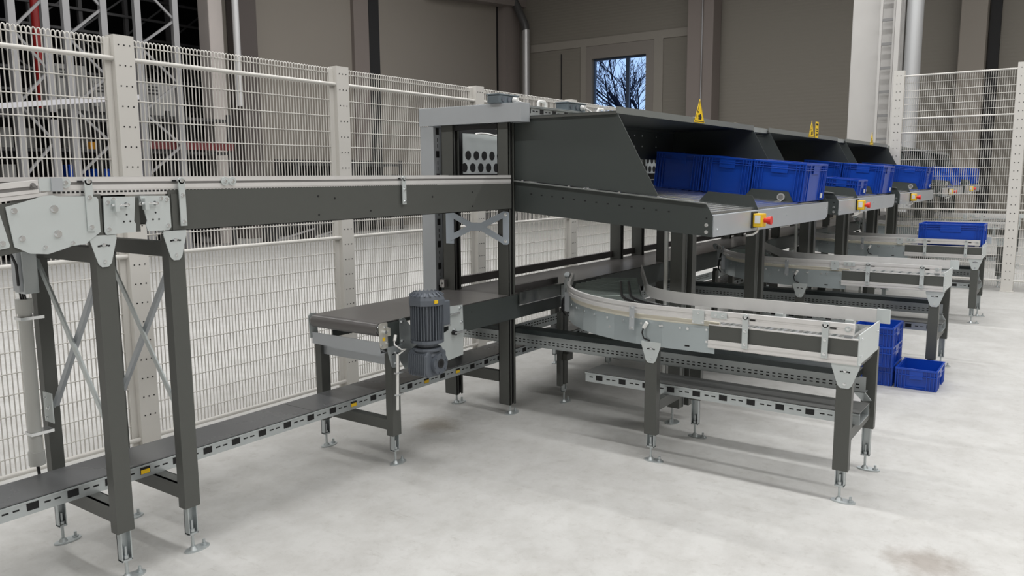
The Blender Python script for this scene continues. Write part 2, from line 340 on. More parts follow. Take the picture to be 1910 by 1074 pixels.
def small_bins():
    data = [(7.55, 1.5, .17, .26, 'short blue bin low in the racking left of the tall post'), (7.98, 1.5, .38, .18, 'long blue bin low in the racking left of the tall post'),
            (8.80, 1.5, .28, .26, 'blue bin right of the tall post low in the racking'), (8.80, 2.05, .2, .5, 'blue bin higher up right of the tall post')]
    for x, z, w_, h, lab in data:
        c = thing('storage_bin', (x, 15.45, z), lab, 'bin', 'blue bins stored in the racking')
        m2 = MB(); m2.box(x, x+w_, 15.45, 15.8, z, z+h-.03); m2.build('body', BLUE, c)
        MB().box(x-.015, x+w_+.015, 15.43, 15.82, z+h-.03, z+h).build('rim', BLUE, c)
small_bins()
tag(MB().box(7.95, 8.08, 15.4, 15.5, 2.05, 2.19).build('signal_lamp', ORANGE), 'small orange lamp in the racking', 'lamp')
# low shelf deck under the bins, dark goods behind
def shelf(x0, x1, y0, y1, levels, label, fill=True):
    s_ = thing('storage_shelf', (x0, y0, 0), label, 'shelf')
    n = max(2, int((x1-x0)/1.4)+1)
    for k in range(n):
        xx = x0+(x1-x0)*k/(n-1)
        for yy in (y0, y1): MB().box(xx-.04, xx+.04, yy-.03, yy+.03, 0, levels[-1]+.1).build('upright', RACKD, s_)
    for z in levels: MB().box(x0, x1, y0, y1, z-.06, z).build('shelf_board', RACKD, s_)
    MB().box(x0, x1, y1+.03, y1+.05, 0, levels[-1]+.1).build('back_panel', RACKD, s_)
    return s_
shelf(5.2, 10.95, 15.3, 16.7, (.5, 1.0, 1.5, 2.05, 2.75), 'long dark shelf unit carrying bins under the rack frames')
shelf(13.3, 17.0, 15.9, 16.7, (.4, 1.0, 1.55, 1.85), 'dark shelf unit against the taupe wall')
for x, lab in ((13.6, 'blue bin on the dark shelf by the taupe wall, left one'), (14.4, 'blue bin on the dark shelf by the taupe wall, middle one'), (15.2, 'blue bin on the dark shelf by the taupe wall, right one')):
    c = thing('storage_bin', (x, 16, 1.0), lab, 'bin', 'blue bins on the dark shelf'); MB().box(x, x+.55, 16.0, 16.35, 1.0, 1.25).build('body', BLUE, c); MB().box(x-.01, x+.56, 15.99, 16.36, 1.25, 1.28).build('rim', BLUE, c)
# yellow-black guard at the column foot
mb = MB()
for k in range(6): mb.box(10.17+k*.06, 10.23+k*.06, 17.5, 17.6, 0.0, .16, k % 2)
tag(mb.build('column_guard', [YEL, BLACKR]), 'yellow and black striped guard on the floor behind the fence', 'guard')
def machine(x0, x1, y0, y1, h, label):
    m_ = thing('transfer_conveyor', (x0, y0, 0), label, 'conveyor')
    MB().box(x0, x1, y0, y1, h-.18, h).build('deck', RACKD, m_); MB().box(x0, x1, y0-.03, y0, h-.02, h+.10).build('side_rail', mat('dim_rail', (.3, .3, .31), .4, .5), m_)
    for k in range(int((x1-x0)/1.1)+1):
        MB().box(x0+k*1.1, x0+k*1.1+.08, y0, y1, 0, h-.18).build('leg', RACKD, m_)
    for k in range(int((x1-x0)/1.1)):
        MB().bar((x0+k*1.1+.04, y0, .1), (x0+(k+1)*1.1+.04, y0, h-.25), (0, 0, 1), .04, .02).build('brace', RACKG, m_)
machine(17.4, 22.5, 14.6, 15.4, 1.75, 'dark conveyor far behind the fence beside the black wall gap')
machine(11.6, 13.8, 14.7, 15.2, .55, 'low tan conveyor far behind the left fence')

# ------------------------------------------------------------------ safety fences
def wire_panel(u0, u1, zt, zs, pos, name_par, step=.0225, loops=True, r=.0034, rails=(), rail_r=.0125, flip=1):
    """pos(u, off, z) -> xyz; off positive towards the camera"""
    m_ = MB(); n = int((u1-u0)/step)
    for i in range(n+1):
        u = u0+(u1-u0)*i/n
        pts = [pos(u, 0, .06), pos(u, 0, zt-.012)]
        if loops: pts += [pos(u+.002, .002, zt), pos(u+.007, .006, zt+.007), pos(u+.013, .009, zt+.004), pos(u+.016, .010, zt-.008), pos(u+.0165, .010, zt-.022)]
        m_.tube(pts, r, 4)
    for z in zs:
        m_.tube([pos(u0, .006, z), pos(u1, .006, z)], r, 5)
    m_.build('mesh_panel', FENCE, name_par)
    for z in rails:
        MB().tube([pos(u0-.02, .03, z), pos(u1+.02, .03, z)], rail_r, 12).build('rail', FENCE, name_par)
YF = 4.2
fl = thing('safety_fence', (2.36, YF, 0), 'long cream wire mesh safety fence behind the conveyors', 'fence')
posts = [.85, 2.36, 3.89, 5.42, 6.95, 8.48, 10.0, 11.52]
zs = [2.195, 2.016, 1.909, 1.804, 1.705, 1.60, 1.50, 1.40, 1.295, 1.19, .98, .875, .77, .665, .56, .455, .35, .245, .14]
for i, px in enumerate(posts):
    m_ = MB(); m_.box(px-.05, px+.05, YF-.05, YF-.045, .01, 2.235); m_.box(px-.055, px-.05, YF-.05, YF+.03, .01, 2.235); m_.box(px+.05, px+.055, YF-.05, YF+.03, .01, 2.235)
    m_.box(px-.09, px-.055, YF-.015, YF+.0, .02, 2.225)
    m_.box(px-.055, px+.055, YF-.05, YF+.03, 2.235, 2.24)
    if i < 5:
        z = 2.19
        while z > .1:
            for k in (-.03, 0, .03): m_.cyl((px+k, YF-.0502, z), (px+k, YF-.0515, z), .0042, 8, 1, smooth=False)
            z -= .105
    m_.build('post', [FENCE, BLACK], fl)
    MB().box(px-.07, px+.07, YF-.09, YF+.05, 0, .01).build('base_plate', FENCE, fl)
    if i < len(posts)-1 and i < 6:
        wire_panel(px+.075, posts[i+1]-.07, 2.22, zs, lambda u, o, z: (u, YF-o, z), fl, rails=(2.12, 1.083, .062), loops=True)
XF = 11.9
fr = thing('safety_fence', (XF, .68, 0), 'tall white mesh fence at the right with perforated posts', 'fence')
zr = [2.68, 2.58, 2.49, 2.40, 2.31, 2.12, 1.92, 1.80, 1.68, 1.57, 1.46, 1.34, 1.23, 1.12, .90, .79, .68, .57, .46, .35, .24]
for i, py in enumerate((2.08, .68, -.75)):
    m_ = MB(); m_.box(XF-.05, XF-.045, py-.06, py+.06, .01, 2.84); m_.box(XF-.05, XF+.03, py-.065, py-.06, .01, 2.84); m_.box(XF-.05, XF+.03, py+.06, py+.065, .01, 2.84); m_.box(XF-.05, XF+.03, py-.065, py+.065, 2.84, 2.845)
    z = 2.78
    while z > .15:
        for k in (-.022, .022): m_.cyl((XF-.0502, py+k, z), (XF-.0515, py+k, z), .006, 8, 1, smooth=False)
        z -= .105
    m_.build('post', [FENCE, BLACK], fr); MB().box(XF-.1, XF+.06, py-.08, py+.08, 0, .01).build('base_plate', FENCE, fr)
for a, b in ((.75, 2.01), (-.68, .61)):
    wire_panel(a, b, 2.80, zr, lambda u, o, z: (XF-o, u, z), fr, step=.025, loops=False, rails=(2.77, 2.22, 2.03, 1.03, .14), r=.0036, rail_r=.011)

# ------------------------------------------------------------------ shared machine parts
def leg(par, x, y, z1, axis='x', web=.07, dep=.042, z0=.15, name='leg', foot=True, m=DARK):
    """channel leg; axis = outward direction of its web ('x' -> faces -x, 'y' -> faces -y)"""
    mb = MB()
    def B(a0, a1, b0, b1, c0, c1, mm=0):
        if axis == 'x': mb.box(x+b0, x+b1, y+a0, y+a1, c0, c1, mm)
        else: mb.box(x+a0, x+a1, y+b0, y+b1, c0, c1, mm)
    h = web/2; t_ = .004
    B(-h, h, 0, t_, z0, z1); B(-h, -h+t_, t_, dep, z0, z1); B(h-t_, h, t_, dep, z0, z1); B(-h+t_, h-t_, dep*.55, dep*.6, z0, z1)
    o = mb.build(name, m, par)
    if foot:
        f = MB()
        h2 = h*.62
        def Bf(a0, a1, b0, b1, c0, c1, mm=0):
            if axis == 'x': f.box(x+b0, x+b1, y+a0, y+a1, c0, c1, mm)
            else: f.box(x+a0, x+a1, y+b0, y+b1, c0, c1, mm)
        Bf(-h2, -h2+.004, .006, dep*.8, .075, z0+.10); Bf(h2-.004, h2, .006, dep*.8, .075, z0+.10); Bf(-h2, h2, dep*.8-.004, dep*.8, .075, z0+.10); Bf(-h2, h2, .006, dep*.8, .072, .08)
        cx, cy = (x+dep*.4, y) if axis == 'x' else (x, y+dep*.4)
        f.cyl((cx, cy, .006), (cx, cy, .13), .006, 10); f.cyl((cx, cy, .082), (cx, cy, .094), .012, 6, smooth=False)
        f.cyl((cx, cy, .006), (cx, cy, .02), .018, 14, r2=.010)
        # oval foot plate
        pl = [(cx+.028*math.cos(a)-.0, cy+.055*math.sin(a)-.018) for a in [2*math.pi*k/18 for k in range(18)]]
        if axis == 'y': pl = [(cx+(q[1]-cy)+.036, cy+(q[0]-cx)) for q in pl]
        f.xy(pl, 0, .006)
        bx, by = (cx, cy-.05) if axis == 'x' else (cx+.05, cy)
        f.cyl((bx, by, .006), (bx, by, .03), .006, 8)
        f.cyl((bx, by, .006), (bx, by, .014), .012, 6, smooth=False)
        f.build('foot', GALV, o)
    return o
def bracket(par, c, top, bot, z1, z0, axis='x', out=0.0, m=ZINC):
    """trapezoid plate with a folded top, slot and bolts; c = (x, y) of plate centre"""
    mb = MB(); x, y = c
    e = .012
    poly = [(-top/2, z1), (top/2, z1), (top/2, z1-.012), (bot/2, z0+e), (bot/2-e, z0), (-bot/2+e, z0), (-bot/2, z0+e), (-top/2, z1-.012)]
    if axis == 'x':
        mb.yz([(y+a, b) for a, b in poly], x-.003, x, 0); mb.box(x-.003, x+.03, y-top/2, y+top/2, z1, z1+.004)
        for k in range(5):
            if k != 2: mb.box(x-.0042, x-.003, y+(k-2)*.009-.004, y+(k-2)*.009+.004, z1-.034-abs(k-2)*.0015, z1-.028-abs(k-2)*.0015, 2)
        mb.bolt((x-.003, y, z1-.03), (-1, 0, 0), .006, .005, 1); mb.bolt((x-.003, y, z0+.02), (-1, 0, 0), .006, .005, 1)
    else:
        mb.xz([(x+a, b) for a, b in poly], y-.003, y, 0); mb.box(x-top/2, x+top/2, y-.003, y+.03, z1, z1+.004)
        for k in range(5):
            if k != 2: mb.box(x+(k-2)*.009-.004, x+(k-2)*.009+.004, y-.0042, y-.003, z1-.034-abs(k-2)*.0015, z1-.028-abs(k-2)*.0015, 2)
        mb.bolt((x, y-.003, z1-.03), (0, -1, 0), .006, .005, 1); mb.bolt((x, y-.003, z0+.02), (0, -1, 0), .006, .005, 1)
    return mb.build('leg_bracket', [m, BOLT, BLACK], par)

def slotted_duct(par_name, axis, a0, a1, n0, n1, z0, z1, label, cap=True, yellow=(), lidm=DARK):
    """cable duct: axis 'x' runs along x, near face at y=n0; axis 'y' runs along y, near face at x=n0"""
    base = (a0, n0, z0) if axis == 'x' else (n0, a0, z0)
    d = thing(par_name, base, label, 'cable duct')
    def B(mb, a, b, c, d_, e, f, mm=0):
        if axis == 'x': mb.box(a, b, c, d_, e, f, mm)
        else: mb.box(c, d_, a, b, e, f, mm)
    mb = MB(); B(mb, a0, a1, n0, n0+.003, z0, z1-.006); B(mb, a0, a1, n1-.003, n1, z0, z1-.006); B(mb, a0, a1, n0, n1, z0-.003, z0)
    B(mb, a0, a1, n0-.008, n0, z1-.012, z1-.006)
    u = a0+.06; zc = z0+(z1-z0)*.45; k = 0
    while u < a1-.05:
        B(mb, u, u+.042, n0-.0012, n0, zc-.014, zc+.014, 1)
        if k in yellow: B(mb, u+.002, u+.04, n0-.002, n0-.0012, zc-.013, zc+.004, 2)
        for q in (.062, .098):
            if u+q+.022 < a1: B(mb, u+q, u+q+.022, n0-.0012, n0, zc-.003, zc+.003, 1)
        u += .145; k += 1
    mb.build('body', [GALV, BLACK, YEL2], d)
    if cap:
        mb = MB(); s0 = a0
        while s0 < a1:
            s1 = min(a1, s0+1.98); B(mb, s0, s1-.003, n0-.004, n1+.004, z1-.004, z1); s0 = s1
        mb.build('lid', lidm, d)
    return d

# ------------------------------------------------------------------ upper infeed conveyor
Y0, Y1 = 2.82, 3.34
inf = thing('infeed_conveyor', (1.5, 3.1, 0), 'long raised belt conveyor with dark side panels coming in from the left', 'conveyor')
XE = 3.985
for ya, yb in ((Y0, Y0+.004), (Y1-.004, Y1)):
    mb = MB(); mb.box(1.735, XE, ya, yb, 1.30, 1.455)
    for y_ in (0,):
        mb.box(1.735, XE, min(ya, yb), min(ya, yb)+.03 if ya == Y0 else yb, 1.30, 1.303)
    if ya == Y0:
        for hx, hz in ((2.469, 1.414), (2.568, 1.402), (2.797, 1.336), (3.256, 1.392), (2.47, 1.33), (3.6, 1.41), (3.6, 1.33)): mb.cyl((hx, ya-.0012, hz), (hx, ya, hz), .005, 8, 1, smooth=False)
    mb.build('side_panel', [DARK, BLACK], inf)
# dark uprights between plates
MB().box(1.40, 1.62, Y0+.004, Y1-.004, 1.305, 1.43).build('cross_member', DARK, inf)
MB().box(1.745, 1.80, Y0-.004, Y0, 1.303, 1.44).build('joint_strip', DARK, inf)
# belt (level part) and descending belt
mb = MB(); mb.box(1.69, XE, Y0+.02, Y1-.02, 1.452, 1.459); mb.build('belt', BELT, inf)
mb = MB(); mb.prism([(1.28, Y0+.02, 1.447), (1.60, Y0+.02, 1.455), (1.60, Y0+.02, 1.462-.001), (1.28, Y0+.02, 1.453)], (0, Y1-Y0-.04, 0))
mb.prism([(.75, Y0+.02, 1.379), (1.28, Y0+.02, 1.447), (1.28, Y0+.02, 1.453), (.75, Y0+.02, 1.385)], (0, Y1-Y0-.04, 0)); mb.build('belt', BELT, inf)
for xr in (1.655, 1.60): MB().cyl((xr+(.06 if xr > 1.62 else 0), Y0+.01, 1.425), (xr+(.06 if xr > 1.62 else 0), Y1-.01, 1.425), .03, 20).build('end_roller', STEEL, inf)
knee = [(1.164, 1.411), (1.213, 1.424), (1.281, 1.443), (1.31, 1.4455), (1.33, 1.441), (1.422, 1.440), (1.458, 1.436), (1.464, 1.428), (1.464, 1.314), (1.419, 1.283), (1.412, 1.276), (1.36, 1.271), (1.33, 1.262), (1.282, 1.250), (1.227, 1.256), (1.18, 1.281)]
mb = MB(); mb.xz(knee, Y0-.010, Y0-.006)
for (bx, bz), rr in zip(((1.188, 1.398), (1.205, 1.307), (1.313, 1.399), (1.318, 1.315), (1.274, 1.274), (1.365, 1.282)), (.009, .009, .012, .012, .006, .006)): mb.bolt((bx, Y0-.010, bz), (0, -1, 0), rr, .008)
mb.build('knee_plate', [ZINC, BOLT], inf)
mb = MB(); mb.xz([(1.05, 1.385), (1.145, 1.397), (1.168, 1.287), (1.165, 1.280), (1.05, 1.262)], Y0-.008, Y0-.004); mb.bolt((1.146, Y0-.008, 1.295), (0, -1, 0), .008); mb.build('joint_plate', [ZINC, BOLT], inf)
MB().xz([(.75, 1.37), (1.19, 1.425), (1.46, 1.445), (1.476, 1.445), (1.476, 1.30), (1.44, 1.29), (1.19, 1.262), (.75, 1.20)], Y0-.004, Y0, 0).build('side_panel', DARK, inf)
def jplate(poly, bolts, hole):
    mb = MB(); mb.xz(poly, Y0-.009, Y0-.005)
    for b_ in bolts: mb.bolt((b_[0], Y0-.009, b_[1]), (0, -1, 0), .007)
    mb.cyl((hole[0], Y0-.010, hole[1]), (hole[0], Y0-.009, hole[1]), .008, 14, 2, smooth=False)
    mb.cyl((hole[0], Y0-.026, hole[1]+.0), (hole[0], Y0-.009, hole[1]+.0), .006, 10, 1)
    mb.box(hole[0]-.05, hole[0]-.035, Y0-.03, Y0-.009, hole[1]-.022, hole[1]+.02, 0); mb.cyl((hole[0]-.06, Y0-.022, hole[1]), (hole[0], Y0-.022, hole[1]), .005, 8, 1)
    for dx, dz in ((.0, -.035), (.012, -.06), (-.012, -.06)): mb.cyl((hole[0]+dx, Y0-.0100, hole[1]+dz), (hole[0]+dx, Y0-.009, hole[1]+dz), .0035, 8, 2, smooth=False)
    mb.build('joint_plate', [ZINC, BOLT, BLACK], inf)
jplate([(1.483, 1.436), (1.600, 1.434), (1.590, 1.345), (1.596, 1.335), (1.594, 1.306), (1.486, 1.302), (1.479, 1.312)], ((1.497, 1.415), (1.495, 1.32), (1.518, 1.425)), (1.563, 1.405))
jplate([(1.618, 1.436), (1.728, 1.434), (1.735, 1.425), (1.735, 1.315), (1.725, 1.305), (1.640, 1.306), (1.634, 1.33), (1.640, 1.345)], ((1.722, 1.42), (1.722, 1.322), (1.70, 1.425)), (1.675, 1.408))
MB().cyl((1.615, Y0+.03, 1.345), (1.615, Y1-.03, 1.345), .022, 16).build('idler_roller', MOTOR, inf)
# guard rails: profile with groove
def rail_x(par, x0, x1, y, z0, z1, t=.018, name='guard_rail', s=-1, m=ALU):
    mb = MB(); h = z1-z0
    mb.box(x0, x1, y, y+t, z0, z1)
    mb.box(x0, x1, y-.0035, y, z0, z0+h*.40); mb.box(x0, x1, y-.0035, y, z0+h*.62, z1); mb.box(x0, x1, y-.001, y, z0+h*.40, z0+h*.62, 1)
    return mb.build(name, [m, GROOVE], par)
rail_x(inf, 1.285, XE, Y0+.006, 1.462, 1.504)
rail_x(inf, 1.10, XE, Y1-.024, 1.462, 1.507)
mb = MB()  # perforated strip under near rail
mb.box(1.285, XE, Y0+.004, Y0+.008, 1.441, 1.462)
x = 1.32
while x < 3.3: mb.box(x, x+.009, Y0+.0028, Y0+.004, 1.4505, 1.457, 1); x += .0155
mb.build('perforated_strip', [ALU, BLACK], inf)
mb = MB()
for z0, z1, yy in ((0, .012, -.004), (.012, .024, 0), (.024, .042, -.004)):
    mb.prism([(.75, Y0+yy, 1.392+z0+.012), (1.272, Y0+yy, 1.454+z0), (1.272, Y0+yy, 1.454+z1), (.75, Y0+yy, 1.392+z1+.012)], (0, .02-yy, 0), 0 if yy else 1)
mb.prism([(.75, Y0-.002, 1.379), (1.3, Y0-.002, 1.444), (1.3, Y0-.002, 1.456), (.75, Y0-.002, 1.400)], (0, .016, 0), 0)
mb.bolt((1.255, Y0-.004, 1.478), (0, -1, 0), .008)
mb.build('guard_rail', [ALU, GROOVE, BOLT], inf)
MB().box(1.275, 1.318, Y0-.003, Y0+.001, 1.460, 1.502).build('rail_joint', ZINC, inf)
MB().box(1.312, 1.348, Y0-.010, Y0-.002, 1.458, 1.504).build('rail_joint', BLUEZ, inf)
for xb, zb in ((1.418, 1.318), (1.772, 1.318), (3.01, 1.36)):
    mb = MB(); zz = 1.49
    mb.box(xb, xb+.026, Y0-.016, Y0-.011, zb, zz+.004); mb.cyl((xb+.013, Y0-.016, zz), (xb+.013, Y0-.011, zz), .013, 14, 0)
    for q in (zz, zz-.055, zb+.015): mb.bolt((xb+.013, Y0-.016, q), (0, -1, 0), .007)
    mb.box(xb-.018, xb, Y0-.003, Y0-.0015, zz-.003, zz+.003, 2)
    mb.build('rail_bracket', [ZINC, BOLT, BLACK], inf)
for xb in (1.36, 1.985):
    mb = MB(); mb.cyl((xb, Y0-.004, 1.486), (xb, Y0-.001, 1.486), .018, 8, 0, smooth=False); mb.bolt((xb, Y0-.004, 1.486), (0, -1, 0), .007)
    if xb > 1.5: mb.cyl((xb+.035, Y0-.004, 1.486), (xb+.035, Y0-.001, 1.486), .018, 8, 0, smooth=False); mb.bolt((xb+.035, Y0-.004, 1.486), (0, -1, 0), .007)
    mb.build('rail_clamp', [ZINC, BOLT], inf)
# legs of the infeed
for lx in (1.478, 1.755):
    leg(inf, lx, 2.82, 1.29, 'y', .066, .045, .19)
    leg(inf, lx+.012, 3.335, 1.24, 'y', .052, .042, .19)
    bracket(inf, (lx-.004, 2.818), .095, .047, 1.297, 1.188, 'y')
    MB().box(lx-.02, lx+.03, 2.865, 3.335, 1.20, 1.255).build('cross_bar', DARK, inf)
    mb = MB(); mb.box(lx-.02, lx+.03, 2.865, 3.335, .22, .226); mb.box(lx-.02, lx-.016, 2.865, 3.335, .226, .285); mb.box(lx+.026, lx+.03, 2.865, 3.335, .226, .285); mb.box(lx-.02, lx+.03, 2.865, 3.335, .279, .285); mb.build('cross_bar', DARK, inf)
    mb = MB(); mb.bar((lx-.024, 2.85, .60), (lx-.024, 3.29, 1.19), (0, 0, 1), .022, .003); mb.bar((lx-.016, 2.85+.009, .60), (lx-.016, 3.29+.009, 1.19), (1, 0, 0), .016, .003); mb.build('diagonal_brace', ZINC, inf)
    mb = MB(); mb.bar((lx-.006, 3.29, .60), (lx-.006, 2.85, 1.19), (0, 0, 1), .022, .003); mb.bar((lx+.002, 3.281, .60), (lx+.002, 2.841, 1.19), (1, 0, 0), .016, .003); mb.build('diagonal_brace', BLUEZ, inf)
    mb = MB(); mb.box(lx-.028, lx-.024, 3.255, 3.325, .54, .66); mb.bolt((lx-.028, 3.285, .60), (-1, 0, 0), .008); mb.bolt((lx-.028, 3.30, .64), (-1, 0, 0), .005); mb.bolt((lx-.028, 3.30, .56), (-1, 0, 0), .005); mb.build('brace_plate', [ZINC, BOLT], inf)
# conduit and junction box at the left
jb = thing('conduit_pipe', (1.40, 3.30, .3), 'grey vertical conduit pipe under a metal box at the far left', 'conduit')
MB().tube([(1.405, 3.31, 1.02), (1.403, 3.31, .7), (1.40, 3.31, .40)], .024, 16).build('pipe', CREAMPIPE, jb)
MB().tube([(1.405, 3.31, 1.04), (1.405, 3.31, .985)], .031, 16).build('coupling', CREAMPIPE, jb); MB().tube([(1.40, 3.31, .43), (1.40, 3.31, .375)], .030, 16).build('coupling', CREAMPIPE, jb)
for z in (.96, .50): MB().box(1.375, 1.462, 3.28, 3.335, z, z+.012).build('clamp', BOLT, jb)
mb = MB()
for k in (-.008, 0, .008): mb.tube([(1.405+k, 3.31, 1.03), (1.402+k, 3.31, 1.06), (1.39+k, 3.305, 1.10)], .0035, 6)
mb.tube([(1.40, 3.31, .38), (1.40, 3.30, .33), (1.40, 3.29, .30)], .006, 6)
mb.build('cable', CABLE, jb)
b_ = thing('junction_box', (1.40, 3.27, 1.05), 'grey metal box hanging under the knee of the left conveyor', 'box')
MB().box(1.385, 1.440, 3.25, 3.33, 1.065, 1.24).build('body', GALV, b_, bevel=.003)
MB().box(1.372, 1.385, 3.26, 3.31, 1.075, 1.235).build('side_plate', BLUEZ, b_)
mb = MB(); mb.tube([(1.2, 3.2, 1.255), (1.28, 3.2, 1.25), (1.335, 3.22, 1.23), (1.36, 3.24, 1.18), (1.37, 3.26, 1.10)], .005, 8); mb.build('cable', CABLE, b_)

slotted_duct('cable_duct', 'x', .6, 12.2, 3.05, 3.27, .288, .346, 'long low cable duct with dark lid running along the floor behind the legs', yellow=(2, 3, 7, 15, 17, 19, 21), lidm=mat('duct_lid', (.155, .16, .165), .27, .1, rvar=.08, scale=2))

# ------------------------------------------------------------------ portal frame (unit 1)
pf = thing('portal_frame', (4.0, 3.1, 0), 'large steel portal frame with a blue grey crossbeam where the conveyor enters the hoods', 'frame')
XP = 3.985
def portal_post(par, x, y0, y1, z0=.065, z1=1.82, name='post', foot=True):
    mb = MB(); mb.box(x, x+.004, y0, y1, z0, z1); mb.box(x, x+.018, y0, y0+.004, z0, z1); mb.box(x+.046, x+.062, y0, y0+.004, z0, z1); mb.box(x+.018, x+.046, y0+.012, y0+.014, z0, z1, 1); mb.box(x+.058, x+.062, y0, y1, z0, z1); mb.box(x, x+.062, y1-.004, y1, z0, z1)
    p_ = mb.build(name, [DARK, BLACK], par)
    if foot:
        cx, cy = x+.03, (y0+y1)/2-.02
        f = MB(); f.cyl((cx, cy, .006), (cx, cy, z0+.03), .007, 10); f.cyl((cx, cy, .006), (cx, cy, .02), .02, 14, r2=.011); f.xy([(cx+.06*math.cos(a)+.02, cy+.035*math.sin(a)) for a in [2*math.pi*k/18 for k in range(18)]], 0, .006); f.cyl((cx+.055, cy, .006), (cx+.055, cy, .03), .007, 8)
        f.build('foot', GALV, p_)
    return p_
portal_post(pf, XP, 2.84, 2.925); portal_post(pf, XP, 3.27, 3.37)
mb = MB(); mb.box(3.945, 3.95, 2.72, 3.52, 1.818, 1.925); mb.box(3.95, 4.04, 2.72, 2.724, 1.818, 1.925); mb.box(3.945, 4.04, 2.72, 3.52, 1.925, 1.929); mb.box(4.036, 4.04, 2.72, 3.52, 1.818, 1.925); mb.build('crossbeam', BLUEZ, pf, bevel=.001)
mb = MB(); mb.box(3.952, 3.956, 3.405, 3.515, .70, 1.815); mb.box(3.956, 4.03, 3.405, 3.409, .70, 1.815); mb.box(3.956, 4.03, 3.511, 3.515, .70, 1.815)
z = .75
while z < 1.8:
    mb.box(3.975, 4.005, 3.4038, 3.405, z, z+.042, 1); mb.box(3.988, 3.993, 3.4038, 3.405, z+.062, z+.084, 1); mb.box(3.988, 3.993, 3.4038, 3.405, z+.1, z+.122, 1); z += .145
mb.build('vertical_duct', [BLUEZ, BLACK], pf)
mb = MB()  # X shaped brace plate
xb = 3.975
cyb, czb, hb, vb = 3.085, 1.185, .045, .026
mb.yz([(2.87, 1.287), (cyb-hb*.9, czb+vb), (cyb+hb*.9, czb+vb), (3.30, 1.285), (3.30, 1.245), (cyb+hb*1.7, czb), (3.30, 1.125), (3.30, 1.085), (cyb+hb*.9, czb-vb), (cyb-hb*.9, czb-vb), (2.87, 1.083), (2.87, 1.123), (cyb-hb*1.7, czb), (2.87, 1.247)], xb-.002, xb+.001)
mb.yz([(2.835, 1.09), (2.843, 1.082), (2.878, 1.082), (2.878, 1.285), (2.843, 1.285), (2.835, 1.277)], xb-.0025, xb+.0015)
mb.yz([(3.27, 1.07), (3.335, 1.07), (3.335, 1.30), (3.27, 1.30)], xb+.002, xb+.006)
for y_, z_ in ((2.856, 1.265), (2.856, 1.103)): mb.bolt((xb-.0025, y_, z_), (-1, 0, 0), .010, .005)
mb.build('brace_plate', [mat('light_blue_brace', (.54, .61, .69), .4, .3), BOLT], pf)
MB().box(XP+.01, XP+.05, 2.925, 3.27, .205, .272).build('cross_bar', DARK, pf)
MB().box(XP+.01, XP+.05, 2.925, 3.27, 1.785, 1.815).build('cross_bar', BLACKR, pf)
def plain_portal(x, label):
    p = thing('steel_gantry', (x, 3.1, 0), label, 'frame', 'dark support frames under the hoods')
    portal_post(p, x, 2.84, 2.925); portal_post(p, x, 3.27, 3.37)
    MB().box(x+.01, x+.05, 2.925, 3.27, 1.22, 1.28).build('cross_bar', DARK, p); MB().box(x+.01, x+.05, 2.925, 3.27, .205, .272).build('cross_bar', DARK, p)
    MB().box(x-.002, x+.064, 2.84, 3.37, 1.82, 1.84).build('top_bar', DARK, p)
    return p
pp = plain_portal(6.27, 'dark support frame under the far end of the first hood')
spots = [(6.685, 'dark support frame under the near end of the second hood'), (8.97, 'dark support frame under the far end of the second hood'), (9.385, 'dark support frame under the near end of the third hood'), (11.67, 'dark support frame under the far end of the third hood'), (12.49, 'dark support frame beyond the right fence, nearer one'), (15.1, 'dark support frame beyond the right fence, farther one')]
for x, lab in spots: dup(pp, (x-6.27, 0, 0), lab, 'dark support frames under the hoods')

# slotted channel on top, sockets and handles
tc_ = slotted_duct('cable_duct', 'x', 4.05, 16.5, 2.79, 2.88, 1.868, 1.925, 'slotted cable duct along the top behind the hood roofs', cap=True, lidm=GALV)
def socket(x, y, z, wd, label):
    s_ = thing('socket_box', (x, y, z), label, 'socket box', 'grey socket boxes on top of the portal')
    MB().box(x, x+wd, y, y+.09, z, z+.048).build('body', SOCK, s_, bevel=.006)
    MB().box(x-.006, x+wd+.006, y-.004, y+.094, z+.048, z+.056).build('lid', SOCK, s_, bevel=.002)
    for k in range(3): MB().cyl((x+wd*(.2+.3*k), y-.006, z+.024), (x+wd*(.2+.3*k), y, z+.024), .016, 14).build('outlet', MOTOR, s_)
    MB().cyl((x+wd*.72, y-.035, z+.022), (x+wd*.72, y-.006, z+.024), .016, 12, r2=.019).build('plug', WHITE, s_)
    MB().tube([(x+wd*.72, y-.034, z+.02), (x+wd*.80, y-.05, z+.008), (x+wd*1.0, y-.052, z-.006)], .006, 8).build('plug_cable', WHITE, s_)
socket(3.92, 2.86, 1.930, .20, 'grey socket box with white plug on the portal crossbeam')
socket(4.60, 2.80, 1.926, .24, 'grey socket box with white plug farther along the top duct')
for x, lab in ((4.31, 'white handle between the two socket boxes on the top duct'), (5.08, 'white handle past the second socket box on the top duct')):
    tag(MB().tube([(x, 2.84, 1.926), (x, 2.84, 1.955), (x+.012, 2.84, 1.966), (x+.075, 2.84, 1.966), (x+.087, 2.84, 1.955), (x+.087, 2.84, 1.926)], .009, 10).build('cable_clip', WHITE), lab, 'handle', 'white handles on the top duct')

